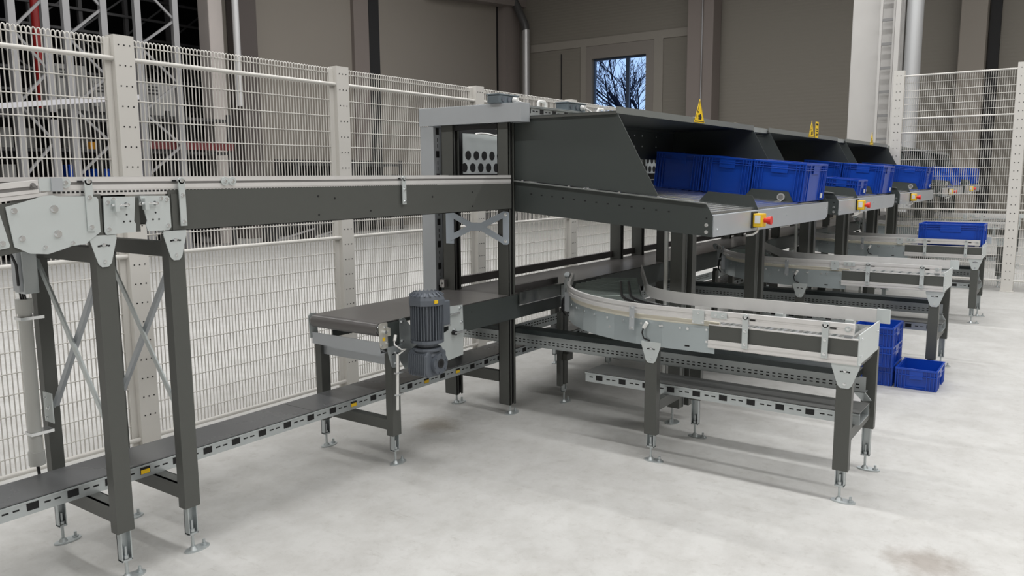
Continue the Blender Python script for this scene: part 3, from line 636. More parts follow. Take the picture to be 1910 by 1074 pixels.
# ------------------------------------------------------------------ hood, chute and sorter line of one unit
def tilt(y): return 1.345+(y-1.60)*.098
XC0, XC1 = 4.06, 6.40
GH = 'sloping dark hoods over the chutes'; GC = 'roller chutes under the hoods'
def make_hood():
    h = thing('chute_hood', (4.06, 2.8, 1.3), 'nearest dark sheet metal hood over the first roller chute', 'hood', GH)
    prof = [(2.92, 1.852), (2.148, 1.852), (1.886, tilt(1.886)+.012), (2.92, tilt(2.92)+.012)]
    MB().yz(prof, 4.056, 4.060).build('side_panel', HOOD, h)
    MB().yz(prof, 6.33, 6.334).build('side_panel', HOOD, h)
    mb = MB(); mb.box(4.04, 4.062, 2.148, 2.785, 1.838, 1.851); mb.build('edge_flange', DARK, h)
    mb = MB(); mb.box(4.05, 6.345, 2.150, 2.86, 1.852, 1.856); mb.box(4.062, 6.33, 2.80, 2.82, 1.838, 1.852); mb.build('roof', HOOD, h)
    MB().box(4.05, 6.345, 2.144, 2.150, 1.842, 1.880).build('front_lip', LIP, h)
    mb = MB(); mb.box(4.062, 6.33, 2.82, 2.824, 1.62, 1.838)
    for xx in (4.35, 4.5, 4.62, 4.9, 5.05, 5.5, 5.62, 5.75, 6.0):
        for zz in (1.80, 1.72): mb.cyl((xx, 2.817, zz), (xx, 2.82, zz), .006, 8, 1)
    mb.box(4.85, 4.95, 2.80, 2.82, 1.77, 1.785, 1); mb.box(5.4, 5.5, 2.80, 2.82, 1.77, 1.785, 1); mb.build('back_panel', [HOOD, WHITE], h)
    MB().box(6.345, 6.745, 2.16, 2.20, 1.835, 1.872).build('link_strip', GALV, h)
    return h
def warn_triangle(par, x):
    y = 2.139; wd, hh, z = .175, .155, 1.848
    mb = MB()
    def tri(s_, yy, t_, m, dz=0):
        cx, cz = x+wd/2, z+hh/3
        pts = [(x, z), (x+wd, z), (x+wd/2, z+hh)]; mb.xz([(cx+(px-cx)*s_, cz+(pz-cz)*s_) for px, pz in pts], yy, yy+t_, m)
    tri(1, y, .003, 0); tri(.90, y-.0008, .0008, 1); tri(.80, y-.0016, .0008, 0)
    cx, cz = x+wd/2, z+.035  # hand pinched between rollers
    mb.xz([(cx-.006, cz-.015), (cx+.024, cz-.015), (cx+.03, cz+.0), (cx+.022, cz+.018), (cx+.002, cz+.024), (cx-.01, cz+.008)], y-.0026, y-.0016, 1)
    for k in range(4): mb.xz([(cx-.028, cz-.014+k*.008), (cx-.006, cz-.014+k*.008), (cx-.006, cz-.009+k*.008), (cx-.028, cz-.009+k*.008)], y-.0026, y-.0016, 1)
    mb.cyl((cx-.028, y-.0026, cz+.034), (cx-.028, y-.0016, cz+.034), .007, 12, 1)
    o = mb.build('warning_sign', [YEL, BLACK], par); o['label'] = 'yellow triangle hand crushing warning sign'
def warn_plate(par, x):
    y = 2.139; mb = MB(); mb.box(x, x+.105, y, y+.003, 1.848, 2.0)
    for z, n_, hh in ((1.965, 4, .018), (1.925, 3, .011), (1.905, 3, .011), (1.878, 4, .009), (1.864, 3, .007)):
        for k in range(n_): wv = .075/n_; mb.box(x+.015+k*wv, x+.015+k*wv+wv*.8, y-.001, y, z, z+hh, 1)
    o = mb.build('warning_sign', [YEL, BLACK], par); o['label'] = 'yellow rectangular text notice'
hood1 = make_hood()
def make_chute():
    c = thing('roller_chute', (4.06, 2.2, 1.2), 'nearest sloping roller chute with galvanised front and emergency stop', 'chute', GC)
    side = [(2.92, tilt(2.92)), (1.615, tilt(1.615)), (1.605, tilt(1.605)-.004), (1.572, 1.285), (1.572, 1.172), (2.92, 1.291)]
    mb = MB(); mb.yz(side, 4.052, 4.056)
    mb.prism([(4.030, 2.84, tilt(2.84)), (4.060, 2.84, tilt(2.84)), (4.060, 1.61, tilt(1.61)), (4.030, 1.61, tilt(1.61))], (0, 0, .006), 1)
    k = 2.72
    while k > 1.75: mb.box(4.0508, 4.052, k-.006, k+.006, tilt(k)-.068, tilt(k)-.061, 2); k -= .075
    for z_ in (1.235, 1.198): mb.bolt((4.052, 1.605, z_), (-1, 0, 0), .009, .004, 3)
    mb.cyl((4.0508, 1.605, 1.272), (4.052, 1.605, 1.272), .005, 8, 2)
    for y_ in (2.78, 2.45, 2.12, 1.88): mb.cyl((4.045, y_, tilt(y_)+.006), (4.045, y_, tilt(y_)+.012), .008, 10, 3)
    mb.build('side_panel', [HOOD, LIP, BLACK, BOLT], c)
    mb = MB(); mb.yz(side, 6.40, 6.404); mb.prism([(6.396, 2.84, tilt(2.84)), (6.42, 2.84, tilt(2.84)), (6.42, 1.61, tilt(1.61)), (6.396, 1.61, tilt(1.61))], (0, 0, .004), 1); mb.build('side_panel', [HOOD, LIP], c)
    mb = MB(); mb.xz([(4.058, 1.283), (4.058, 1.172), (6.31, 1.160), (6.365, 1.172), (6.40, 1.20), (6.40, 1.288)], 1.568, 1.571); mb.box(4.06, 6.40, 1.571, 1.60, 1.283, 1.286)
    for xx, zz in ((4.11, 1.21), (5.35, 1.235), (6.34, 1.24)): mb.bolt((xx, 1.568, zz), (0, -1, 0), .006, .004, 1)
    mb.build('front_panel', [BLUEZ, BOLT], c)
    MB().prism([(4.06, 2.6, 1.262), (6.40, 2.6, 1.262), (6.40, 1.60, 1.176), (4.06, 1.60, 1.176)], (0, 0, .004)).build('bottom_pan', GALV, c)
    y = 1.64
    while y < 2.8:
        zt = tilt(y)-.045
        MB().cyl((4.062, y, zt-.019), (6.398, y, zt-.019), .019, 14).build('roller', STEEL, c); y += .055
    for xd, y0, y1 in ((4.87, 1.60, 1.985), (5.80, 1.655, 2.02)):
        p = [(y0, tilt(y0)-.06), (y0+.04, tilt(y0+.04)+.022), (y1-.06, tilt(y1-.06)+.018), (y1, tilt(y1)-.05)]
        o = MB(); o.yz(p, xd, xd+.004)
        if xd > 5: o.cyl((xd-.012, 1.745, 1.338), (xd, 1.745, 1.338), .027, 22, 1); o.cyl((xd-.0125, 1.745, 1.338), (xd-.012, 1.745, 1.338), .019, 22, 2)
        o.build('lane_divider', [HOOD, RETRO, GROOVE], c)
    e = MB().box(4.655, 4.735, 1.505, 1.56, 1.192, 1.272).build('emergency_stop', YEL2, c, bevel=.006); e['label'] = 'yellow emergency stop box'
    MB().box(4.648, 4.742, 1.56, 1.568, 1.186, 1.28).build('mount_plate', BLACKR, e)
    MB().box(4.6535, 4.655, 1.515, 1.548, 1.215, 1.262).build('sticker', WHITE, e)
    k = MB(); k.cyl((4.695, 1.505, 1.232), (4.695, 1.485, 1.232), .014, 16); k.cyl((4.695, 1.487, 1.232), (4.695, 1.462, 1.232), .021, 18, r2=.025); k.build('push_button', RED, e)
    MB().tube([(4.69, 1.54, 1.192), (4.685, 1.54, 1.165), (4.67, 1.56, 1.148), (4.66, 1.60, 1.14)], .006, 8).build('cable', WHITE, e)
    # front support legs
    for lx in (4.40, 5.84):
        mb = MB(); z1 = 1.19
        yl = 1.885 if lx < 5 else 1.93
        mb.box(lx, lx+.05, yl, yl+.075, .10, z1)
        mb.box(lx+.05, lx+.055, yl-.005, yl+.08, .10, z1, 1); mb.box(lx+.10, lx+.16, yl-.02, yl+.05, .10, z1-.01, 0); mb.box(lx+.055, lx+.10, yl+.03, yl+.06, .10, z1, 0)
        lg = mb.build('leg', [DARK, LIP], c)
        mb = MB(); cx, cy = lx+.02, yl+.05
        mb.cyl((cx, cy, .006), (cx, cy, .12), .007, 10); mb.xy([(cx+.055*math.cos(a), cy+.04*math.sin(a)) for a in [2*math.pi*q/18 for q in range(18)]], 0, .006); mb.cyl((cx-.03, cy, .006), (cx-.03, cy, .03), .008, 8)
        mb.box(lx-.01, lx+.17, yl-.03, yl+.09, z1, z1+.006); mb.build('foot', GALV, lg)
    MB().cyl((4.41, 1.992, .12), (4.41, 1.992, 1.2), .013, 10).build('conduit', CREAMPIPE, c)
    return c
chute1 = make_chute()
def make_sorter():
    s_ = thing('sorter_conveyor', (4.05, 3.1, 1.3), 'dark upper conveyor line running through the first hood', 'conveyor', 'upper conveyor line inside the hoods')
    for ya in (2.85, 3.34): MB().box(4.06, 6.74, ya, ya+.004, 1.30, 1.455).build('side_panel', DARK, s_)
    MB().box(4.06, 6.74, 2.86, 3.33, 1.452, 1.459).build('belt', BELT, s_)
    MB().box(4.06, 6.26, 3.35, 3.354, 1.46, 1.82).build('back_wall', BLACKR, s_)
    mb = MB(); mb.box(4.12, 6.2, 3.30, 3.303, 1.515, 1.775)
    x = 4.175; 
    while x < 6.1:
        mb.cyl((x, 3.2988, 1.635), (x, 3.30, 1.635), .030, 18, 1, smooth=False); mb.cyl((x-.04, 3.2988, 1.555), (x-.04, 3.30, 1.555), .030, 18, 1, smooth=False); x += .087
    mb.build('perforated_plate', [ZINC, BLACK], s_)
    mb = MB()
    rr = random.Random(5)
    pts = [(4.2, 3.25, 1.765)]
    for i in range(14): pts.append((4.2+i*.06, 3.25+rr.uniform(-.01, .01), 1.765+rr.uniform(-.008, .014)))
    mb.tube(pts, .006, 6); mb.build('cable', WHITE, s_)
    MB().box(4.06, 6.74, 2.9, 2.94, 1.785, 1.83).build('top_beam', BLACKR, s_)
    return s_
sort1 = make_sorter()
ordn = ['second', 'third', 'fourth', 'fifth']
offs = [2.68, 5.33, 8.5, 11.12]
extra = ['', '', ' beyond the right fence', ' farthest beyond the right fence']
for i, (o_, off) in enumerate(zip(ordn, offs)):
    hd = dup(hood1, (off, 0, 0), 'dark sheet metal hood over the %s roller chute%s' % (o_, extra[i]), GH)
    dup(chute1, (off, 0, 0), '%s sloping roller chute from the front%s' % (o_, extra[i]), GC)
    dup(sort1, (off, 0, 0), 'dark upper conveyor line running through the %s hood%s' % (o_, extra[i]), 'upper conveyor line inside the hoods')
    if i == 0: h2 = hd
    if i == 1: h3 = hd
warn_triangle(hood1, 5.14)
def sign_on(h, fn, x, off):
    n0 = set(o.name for o in h.children); save = ORG[h.name].copy(); ORG[h.name] = Vector(h.location); fn(h, x); ORG[h.name] = save
sign_on(h2, warn_triangle, 7.90, 0); sign_on(h2, warn_plate, 8.12, 0); sign_on(h3, warn_triangle, 10.60, 0)

# ------------------------------------------------------------------ lower belt conveyor
bc = thing('belt_conveyor', (2.84, 3.1, 0), 'low grey belt conveyor with gear motor starting in front of the fence', 'conveyor')
YA, YB, ZB = 2.84, 3.35, .767
mb = MB()
R = .036; cxr = 2.87
pr = [(cxr-R*math.sin(a)*1.0, ZB-R+R*math.cos(a)) for a in [math.pi*k/12 for k in range(13)]]
prof = pr + [(3.0, ZB-2*R), (3.0, ZB-2*R+.004)] + [(cxr-(R-.004)*math.sin(a), ZB-R+(R-.004)*math.cos(a)) for a in [math.pi*k/12 for k in range(12, -1, -1)]] + [(17.0, ZB-.004), (17.0, ZB)]
n = len(prof); vs = [(x, y, z) for y in (YA+.01, YB-.01) for x, z in prof]
mb.add(vs, [(i, (i+1) % n, n+(i+1) % n, n+i) for i in range(n)], 0, False); mb.add(vs, [tuple(range(n))[::-1], tuple(range(n, 2*n))], 0)
b0 = mb.build('belt', BELT, bc)
for i, p in enumerate(b0.data.polygons):
    if len(p.vertices) == 4: p.use_smooth = i < 12
MB().cyl((cxr, YA+.002, ZB-R), (cxr, YB-.002, ZB-R), R-.005, 20).build('end_roller', STEEL, bc)
mb = MB(); mb.box(3.16, 17.0, YA-.004, YA, .615, ZB-.004); mb.box(3.16, 17.0, YA, YA+.03, .612, .615)
for hx in (3.6, 3.3): mb.cyl((hx, YA-.0052, .72), (hx, YA-.004, .72), .004, 8, 1, smooth=False)
mb.build('side_panel', [HOOD, BLACK], bc); MB().box(3.0, 17.0, YB, YB+.004, .615, ZB-.004).build('side_panel', HOOD, bc)
mb = MB(); mb.xz([(2.838, ZB-.01), (2.850, ZB+.0), (2.895, ZB), (2.90, ZB-.008), (2.90, .635), (2.86, .632), (2.845, .645)], YA-.010, YA-.006)
mb.bolt((2.878, YA-.010, .745), (0, -1, 0), .006); mb.bolt((2.89, YA-.010, .712), (0, -1, 0), .006); mb.bolt((2.852, YA-.010, .655), (0, -1, 0), .005); mb.bolt((2.892, YA-.010, .66), (0, -1, 0), .006); mb.cyl((2.868, YA-.03, .722), (2.868, YA-.01, .722), .008, 12, 1)
mb.box(2.884, 2.90, YA-.03, YA-.010, .70, .74, 0); mb.cyl((2.865, YA-.022, .722), (2.90, YA-.022, .722), .006, 10, 1); mb.box(2.862, 2.880, YA-.0112, YA-.010, .675, .692, 2); mb.build('bearing_plate', [mat('warm_zinc', (.62, .61, .56), .4, .5), BOLT, YEL2], bc)
MB().xz([(2.838, ZB-.01), (2.850, ZB+.004), (2.895, ZB), (2.90, .635), (2.845, .635)], YB+.006, YB+.010).build('bearing_plate', ZINC, bc)
MB().box(2.90, 3.02, YA-.006, YA-.002, .63, ZB-.006).build('side_panel', HOOD, bc)
mb = MB(); mb.box(2.853, 2.857, YA, YB, .606, .668); mb.box(2.857, 2.90, YA, YB, .606, .610); mb.build('front_plate', BLUEZ, bc)
MB().box(2.925, 2.965, YA+.03, YB+.01, .535, .61).build('cross_bar', BLUEZ, bc)
leg(bc, 2.945, 2.825, .63, 'y', .062, .045, .16); leg(bc, 2.935, 3.345, .61, 'y', .062, .045, .16)
bracket(bc, (2.94, 2.822), .11, .06, .632, .525, 'y', m=GALV)
mb = MB(); mb.box(2.915, 2.965, 2.87, 3.345, .19, .245); mb.build('cross_bar', DARK, bc)
for x in (5.35, 8.0, 10.7):
    leg(bc, x, 2.86, .61, 'y', .06, .045, .16); leg(bc, x, 3.345, .61, 'y', .06, .045, .16); MB().box(x-.02, x+.02, 2.905, 3.345, .20, .25).build('cross_bar', DARK, bc)
# galvanised motor mounting plate and side bracket
mb = MB(); mb.xz([(2.985, .77), (3.02, .775), (3.18, .60), (3.20, .50), (3.02, .50), (2.985, .55)], YA-.014, YA-.010); mb.bolt((3.0, YA-.014, .755), (0, -1, 0), .007); mb.bolt((3.0, YA-.014, .655), (0, -1, 0), .007); mb.build('motor_plate', [GALV, BOLT], bc)
mb = MB(); mb.xz([(3.345, .79), (3.46, .785), (3.465, .66), (3.46, .50), (3.18, .48), (3.18, .62), (3.335, .66)], YA-.05, YA-.046)
for x_, z_ in ((3.435, .772), (3.445, .69), (3.38, .655)): mb.bolt((x_, YA-.05, z_), (0, -1, 0), .008)
mb.cyl((3.30, YA-.06, .745), (3.42, YA-.06, .745), .007, 10, 1); mb.cyl((3.28, YA-.06, .69), (3.34, YA-.06, .69), .005, 10, 1); mb.cyl((3.36, YA-.07, .64), (3.46, YA-.07, .64), .008, 10, 1); mb.cyl((3.37, YA-.075, .64), (3.37, YA-.05, .64), .014, 6, 2)
mb.build('motor_plate', [ZINC, BOLT, BLACK], bc)
# gear motor
mx, my = 3.055, 2.70
gmr = MB()
def octo(cx, cy, r, z0, z1, n=8, m=0, r2=None, rot=math.pi/8):
    r2 = r if r2 is None else r2; v = []
    for z, rr in ((z0, r), (z1, r2)):
        for k in range(n): a = rot+2*math.pi*k/n; v.append((cx+rr*math.cos(a), cy+rr*math.sin(a), z))
    gmr.add(v, [(k, (k+1) % n, n+(k+1) % n, n+k) for k in range(n)]+[tuple(range(n))[::-1], tuple(range(n, 2*n))], m)
octo(mx, my, .070, .655, .855, 24)
for k in range(34):
    a = 2*math.pi*k/34; c_, s_ = math.cos(a), math.sin(a)
    gmr.bar((mx+.077*c_, my+.077*s_, .675), (mx+.077*c_, my+.077*s_, .850), (c_, s_, 0), .018, .0045)
octo(mx, my, .086, .655, .672, 20); 
g_body = gmr.build('gearmotor', MOTOR, bc); g_body['label'] = 'blue grey electric gear motor'
gmr = MB(); octo(mx, my, .097, .852, .880, 8); octo(mx, my, .097, .880, .900, 8, r2=.090); octo(mx, my, .090, .900, .912, 8, r2=.068)
for k in range(20):
    a = 2*math.pi*k/20; gmr.bar((mx+.089*math.cos(a), my+.089*math.sin(a), .900), (mx+.066*math.cos(a), my+.066*math.sin(a), .915), (-math.sin(a), math.cos(a), 0), .008, .006)
gmr.box(mx-.045, mx-.02, my-.0945, my-.088, .866, .882, 1); gmr.build('fan_cover', [MOTOR, YEL2], g_body)
MB().box(mx+.065, mx+.13, my-.05, my+.05, .73, .86).build('terminal_box', MOTOR, g_body, bevel=.006)
gmr = MB(); octo(mx, my, .055, .628, .656, 20); octo(mx, my, .075, .610, .630, 20); octo(mx, my, .072, .585, .612, 8, r2=.06)
gmr.xz([(mx-.075, .50), (mx-.055, .478), (mx+.045, .478), (mx+.085, .51), (mx+.085, .60), (mx+.05, .62), (mx-.05, .62), (mx-.075, .595)], my-.055, my+.075)
gmr.build('gearbox', MOTOR, g_body, bevel=.008)
gmr = MB(); gmr.cyl((mx+.015, my-.075, .545), (mx+.015, my-.055, .545), .055, 24); gmr.cyl((mx+.015, my-.078, .545), (mx+.015, my-.074, .545), .024, 20, 1); gmr.cyl((mx+.015, my-.0785, .545), (mx+.015, my-.078, .545), .015, 20, 2)
for k in range(6): a = k*math.pi/3+.3; gmr.cyl((mx+.015+.046*math.cos(a), my-.081, .545+.046*math.sin(a)), (mx+.015+.046*math.cos(a), my-.075, .545+.046*math.sin(a)), .006, 8, 3)
gmr.build('output_flange', [MOTOR, BLACKR, BLACK, MOTOR], g_body)
gmr = MB()
for k in range(9): gmr.cyl((mx-.076, my-.045+.013*k, .49), (mx-.076, my-.045+.013*k, .60), .0035, 6)
gmr.build('cooling_ribs', MOTOR, g_body)
# sensor cable conduit by the belt leg
cb = thing('conduit_pipe', (2.915, 2.79, .3), 'thin white cable conduit beside the front leg of the low belt conveyor', 'conduit')
MB().tube([(2.925, 2.79, .60), (2.92, 2.79, .45), (2.915, 2.79, .31)], .008, 10).build('pipe', WHITE, cb)
for z in (.50, .385): MB().box(2.905, 2.955, 2.782, 2.798, z, z+.008).build('clamp', BOLT, cb)
MB().tube([(2.915, 2.80, .685), (2.905, 2.79, .655), (2.935, 2.77, .625), (2.97, 2.77, .625), (2.93, 2.785, .60)], .004, 8).build('cable', WHITE, cb)
MB().cyl((2.925, 2.80, .70), (2.912, 2.795, .672), .008, 10).build('sensor', WHITE, cb)
# guide profiles
def guide(x0, x1, y, z0, z1, label):
    g = thing('guide_profile', (x0, y, z0), label, 'guide rail')
    mb = MB(); mb.box(x0, x1, y, y+.03, z0, z1); mb.build('profile', mat('brown_grey_anodised', (.13, .122, .122), .4, .1), g)
    mb = MB(); t = .004
    for a, b, c, d in ((0, .03, 0, t), (0, .03, z1-z0-t, z1-z0), (0, t, 0, z1-z0), (.026, .03, 0, z1-z0), (.012, .018, 0, .02), (.012, .018, z1-z0-.02, z1-z0)): mb.box(x0-.002, x0, y+a, y+b, z0+c, z0+d)
    mb.build('end_face', ALU, g); return g
guide(3.955, 14.0, 3.34, .782, .835, 'long dark guide rail along the far edge of the low belt')
guide(4.05, 4.60, 2.87, .772, .815, 'short dark guide rail along the near edge of the low belt')
sf = thing('side_skirt', (4.07, 2.8, .6), 'shiny dark side cover of the low belt between portal and curve', 'cover')
mb = MB(); mb.box(4.06, 4.62, 2.815, 2.819, .70, .778); mb.box(4.06, 4.62, 2.812, 2.822, .697, .700, 1); mb.build('cover_sheet', [mat('shiny_dark_sheet', (.15, .16, .155), .22, .6), ALU], sf)
for x_, z_ in ((4.56, .70), (4.56, .60)): pass
MB().box(4.545, 4.565, 2.80, 2.812, .60, .77).build('bracket', GALV, sf)

# ------------------------------------------------------------------ spur conveyor
CX, CY, RO = 4.72, 1.70, 1.00
END = .755
def path(off, s0=None, s1=None, n_arc=22, tail=.62, ystart=END, z=None, arc=62):
    """points along the spur at lateral offset off from the outer line, from the free end to the merge"""
    pts = []
    R_ = RO-off
    if ystart < CY: pts.append((CX-R_, ystart, 1, 0)); pts.append((CX-R_, (ystart+CY)/2, 1, 0))
    for k in range(n_arc+1):
        a = math.radians(arc)*k/n_arc
        pts.append((CX-R_*math.cos(a), CY+R_*math.sin(a), math.cos(a), -math.sin(a)))
    a = math.radians(arc); x, y = pts[-1][:2]; dx, dy = math.sin(a), math.cos(a)
    if tail: pts.append((x+dx*tail, y+dy*tail, math.cos(a), -math.sin(a)))
    return pts
SG = 'curved roller spurs leaving the low belt'
CURVEZ = mat('curve_plate_zinc', (0.47, 0.53, 0.55), 0.32, 0.5, noise=.08, scale=4)
def make_spur():
    s_ = thing('curved_roller_conveyor', (3.95, 1.6, 0), 'nearest curved roller conveyor with aluminium rails leaving the low belt', 'conveyor', SG)
    # outer guard rail
    mb = MB(); p = path(0, tail=.50, ystart=.775)
    mb.sweep(p, [(0, .787), (0, .806), (.004, .806), (.004, .818), (0, .818), (0, .838), (.018, .838), (.018, .787)])
    mb.build('outer_guard_rail', ALU, s_)
    mb = MB(); p = path(.487, tail=1.02, ystart=.735)
    mb.sweep(p, [(0, .772), (0, .838), (.010, .838), (.010, .772)])
    mb.build('inner_guard_rail', ALU, s_)
    MB().box(4.205, 4.222, .715, .775, .770, .84).build('rail_end', ZINC, s_)
    # side frames
    mb = MB(); ys = 1.45
    mb.box(3.728, 3.732, END, ys, .692, .765, 0); mb.box(3.722, 3.75, END, ys, .652, .692, 1); mb.box(3.719, 3.722, END, ys, .656, .666, 1); mb.box(3.719, 3.722, END, ys, .674, .690, 1); mb.box(3.726, 3.745, END, ys, .765, .770, 1)
    mb.build('side_frame', [DARK, ALU], s_)
    mb = MB(); mb.box(4.15, 4.154, END, ys, .652, .765, 0); mb.build('side_frame', [GALV], s_)
    mb = MB(); p2 = path(.012, tail=.10, ystart=ys-.03, n_arc=7)
    mb.sweep(p2, [(0, .622), (0, .757), (.004, .757), (.004, .622)])
    for i in range(1, 10):
        x, y, nx, ny = path(.012, tail=.1, ystart=ys-.03, n_arc=9)[i]
        mb.cyl((x-nx*.006, y-ny*.006, .735), (x, y, .735), .007, 10, 1)
    x, y, nx, ny = path(.012, ystart=ys-.03)[0]
    for yy, zz in ((1.46, .74), (1.46, .68), (1.60, .735), (1.71, .735), (2.0, .70)): mb.cyl((x-.008, yy, zz), (x, yy, zz), .006, 10, 1)
    mb.box(x-.0012, x, 1.55, 1.575, .642, .650, 2)
    mb.build('curve_side_plate', [CURVEZ, BOLT, BLACK], s_)
    mb = MB(); mb.sweep(path(.46, tail=.5, ystart=ys-.03, n_arc=8), [(0, .64), (0, .757), (.004, .757), (.004, .64)]); mb.build('curve_side_plate', GALV, s_)
    # cream drive belt edge, wavy
    mb = MB(); pts = path(.020, tail=.05, ystart=1.40, n_arc=44); vs = []
    for i, (x, y, nx, ny) in enumerate(pts):
        zz = .768+.005*abs(math.sin(i*.42)); vs += [(x, y, .752), (x, y, zz+.012), (x+nx*.012, y+ny*.012, zz+.012), (x+nx*.012, y+ny*.012, .752)]
    N = len(pts); mb.add(vs, [(i*4+k, (i+1)*4+k, (i+1)*4+(k+1) % 4, i*4+(k+1) % 4) for i in range(N-1) for k in range(4)]+[(0, 1, 2, 3), ((N-1)*4+3, (N-1)*4+2, (N-1)*4+1, (N-1)*4)]); mb.build('drive_belt', CREAM, s_)
    # rollers
    zr_ = .742
    y = .80
    while y < 1.46:
        MB().cyl((3.735, y, zr_), (4.148, y+.0, zr_), .021, 14).build('roller', STEEL, s_); y += .062
    y = 1.50
    while y < CY:
        MB().cyl((CX-RO+.03, y, zr_), (CX-RO+.455, y, zr_), .021, 14).build('roller', STEEL, s_); y += .058
    k = 0
    while True:
        a = math.radians(2.5+k*4.9)
        if a > math.radians(62): break
        c_, n_ = math.cos(a), math.sin(a)
        r0, r1 = RO-.03, RO-.33
        if CY+r0*n_ > 2.80: r0 = (2.80-CY)/n_
        MB().cyl((CX-r0*c_, CY+r0*n_, zr_), (CX-r1*c_, CY+r1*n_, zr_), .019, 14, r2=.017).build('roller', GREENROLL, s_); k += 1
        for r2_, r3_ in ((RO-.345, RO-.385), (RO-.40, RO-.455)): MB().cyl((CX-r2_*c_, CY+r2_*n_, zr_), (CX-r3_*c_, CY+r3_*n_, zr_), .020, 12).build('roller_end', STEEL, s_)
    a = math.radians(62); dx, dy = math.sin(a), math.cos(a)
    for j in range(1, 14):
        o = j*.066; x0, y0 = CX-(RO-.03)*math.cos(a)+dx*o, CY+(RO-.03)*math.sin(a)+dy*o; x1, y1 = CX-(RO-.455)*math.cos(a)+dx*o, CY+(RO-.455)*math.sin(a)+dy*o
        if y1 > 2.78: break
        if y0 > 2.81: f_ = (2.81-y1)/(y0-y1); x0, y0 = x1+(x0-x1)*f_, 2.81
        MB().cyl((x0, y0, zr_), (x1, y1, zr_), .019, 14).build('roller', GREENROLL, s_)
    for off in (.338, .392):
        mb = MB(); pts = [(x, y, .764) for x, y, _, _ in path(off, tail=.72-.1*(off < .4), ystart=CY-.01)]; mb.tube(pts, .008, 6); mb.build('drive_cord', BLACKR, s_)
    # end plate
    mb = MB(); mb.box(3.722, 4.155, END-.005, END, .652, .792)
    for xx, zz in ((3.76, .69), (4.10, .75), (3.76, .77)): mb.bolt((xx, END-.005, zz), (0, -1, 0), .006, .005, 1)
    mb.build('end_plate', [ZINC, BOLT], s_)
    MB().box(3.742, 3.752, .785, .820, .765, .832).build('stop_plate', BLUEZ, s_)
    # rail brackets
    for yy in (1.262, .895):
        mb = MB(); mb.box(3.708, 3.713, yy-.014, yy+.014, .672, .828); mb.cyl((3.708, yy, .826), (3.713, yy, .826), .014, 14)
        for zz in (.824, .757, .692): mb.bolt((3.708, yy, zz), (-1, 0, 0), .007, .005, 1)
        mb.box(3.7185, 3.72, yy-.045, yy-.018, .809, .815, 2); mb.box(3.713, 3.72, yy-.01, yy+.01, .80, .83)
        mb.build('rail_bracket', [ZINC, BOLT, BLACK], s_)
    mb = MB(); mb.box(3.712, 3.716, 1.85, 1.878, .70, .826)
    for zz in (.820, .765, .71): mb.bolt((3.712, 1.864, zz), (-1, 0, 0), .006, .005, 1)
    mb.build('rail_bracket', [BLUEZ, BOLT], s_)
    mb = MB(); mb.box(3.712, 3.716, 1.47, 1.53, .768, .835)
    for yy, zz in ((1.50, .822), (1.475, .778), (1.525, .778)): mb.bolt((3.712, yy, zz), (-1, 0, 0), .005, .004, 1)
    mb.build('rail_clamp', [ZINC, BOLT], s_); mb = MB()
    mb.box(3.712, 3.716, 1.355, 1.435, .806, .835); mb.bolt((3.712, 1.375, .82), (-1, 0, 0), .006, .004, 1); mb.bolt((3.712, 1.41, .82), (-1, 0, 0), .006, .004, 1)
    mb.build('rail_clamp', [ZINC, BOLT], s_); mb = MB(); mb.bolt((3.714, .80, .815), (-1, 0, 0), .007, .005, 1); mb.cyl((3.716, .80, .815), (3.72, .80, .815), .014, 12, 0)
    mb.build('rail_clamp', [ZINC, BOLT], s_)
    for yy in (1.25, .90): MB().box(4.20, 4.26, yy-.02, yy+.02, .74, .772).build('guard_bracket', ZINC, s_)
    # legs
    leg(s_, 3.735, 1.76, .64, 'x', .068, .042, .145); leg(s_, 3.735, .808, .65, 'x', .068, .042, .15)
    leg(s_, 4.235, 1.72, .64, 'x', .066, .042, .22); leg(s_, 4.235, .80, .64, 'x', .066, .042, .22)
    bracket(s_, (3.733, 1.760), .11, .055, .640, .532, 'x'); bracket(s_, (3.733, .806), .12, .06, .650, .540, 'x')
    for yy in (1.745, .805):
        MB().box(3.777, 4.235, yy-.02, yy+.02, .275, .33).build('cross_bar', DARK, s_)
        MB().box(3.76, 4.235, yy-.02, yy+.02, .60, .64).build('cross_bar', DARK, s_)
    leg(s_, 4.43, 2.70, .64, 'y', .045, .04, .13); leg(s_, 4.36, 2.69, .62, 'y', .03, .03, .13, foot=False)
    MB().box(4.375, 4.45, 2.66, 2.70, .30, .345).build('cross_bar', DARK, s_)
    # sensor with cable on the outer plate
    mb = MB(); mb.cyl((3.722, 1.78, .745), (3.726, 1.80, .715), .010, 12); mb.build('sensor', WHITE, s_)
    MB().tube([(3.725, 1.80, .72), (3.722, 1.808, .69), (3.726, 1.80, .66), (3.735, 1.77, .648)], .004, 8).build('sensor_cable', CABLE, s_)
    # sensor cluster where the spur starts at the belt
    mb = MB(); q = Vector((4.30, 2.60, .0))
    MB().cyl((4.60, 2.80, .835), (4.66, 2.80, .80), .022, 16, 0).build('tension_roller', GALV, s_)
    mb.box(4.245, 4.262, 2.545, 2.60, .655, .775, 1); mb.box(4.262, 4.28, 2.56, 2.60, .67, .75, 1)
    for dx_, dy_, z0, z1 in ((.0, .0, .64, .86), (.06, .05, .68, .84), (.12, .09, .66, .82)): mb.box(4.29+dx_, 4.302+dx_, 2.60+dy_, 2.615+dy_, z0, z1, 0); mb.cyl((4.285+dx_, 2.595+dy_, z1-.03), (4.285+dx_, 2.58+dy_, z1-.03), .008, 8, 2)
    mb.build('sensor_bracket', [GALV, BLUEZ, BOLT], s_)
    mb = MB()
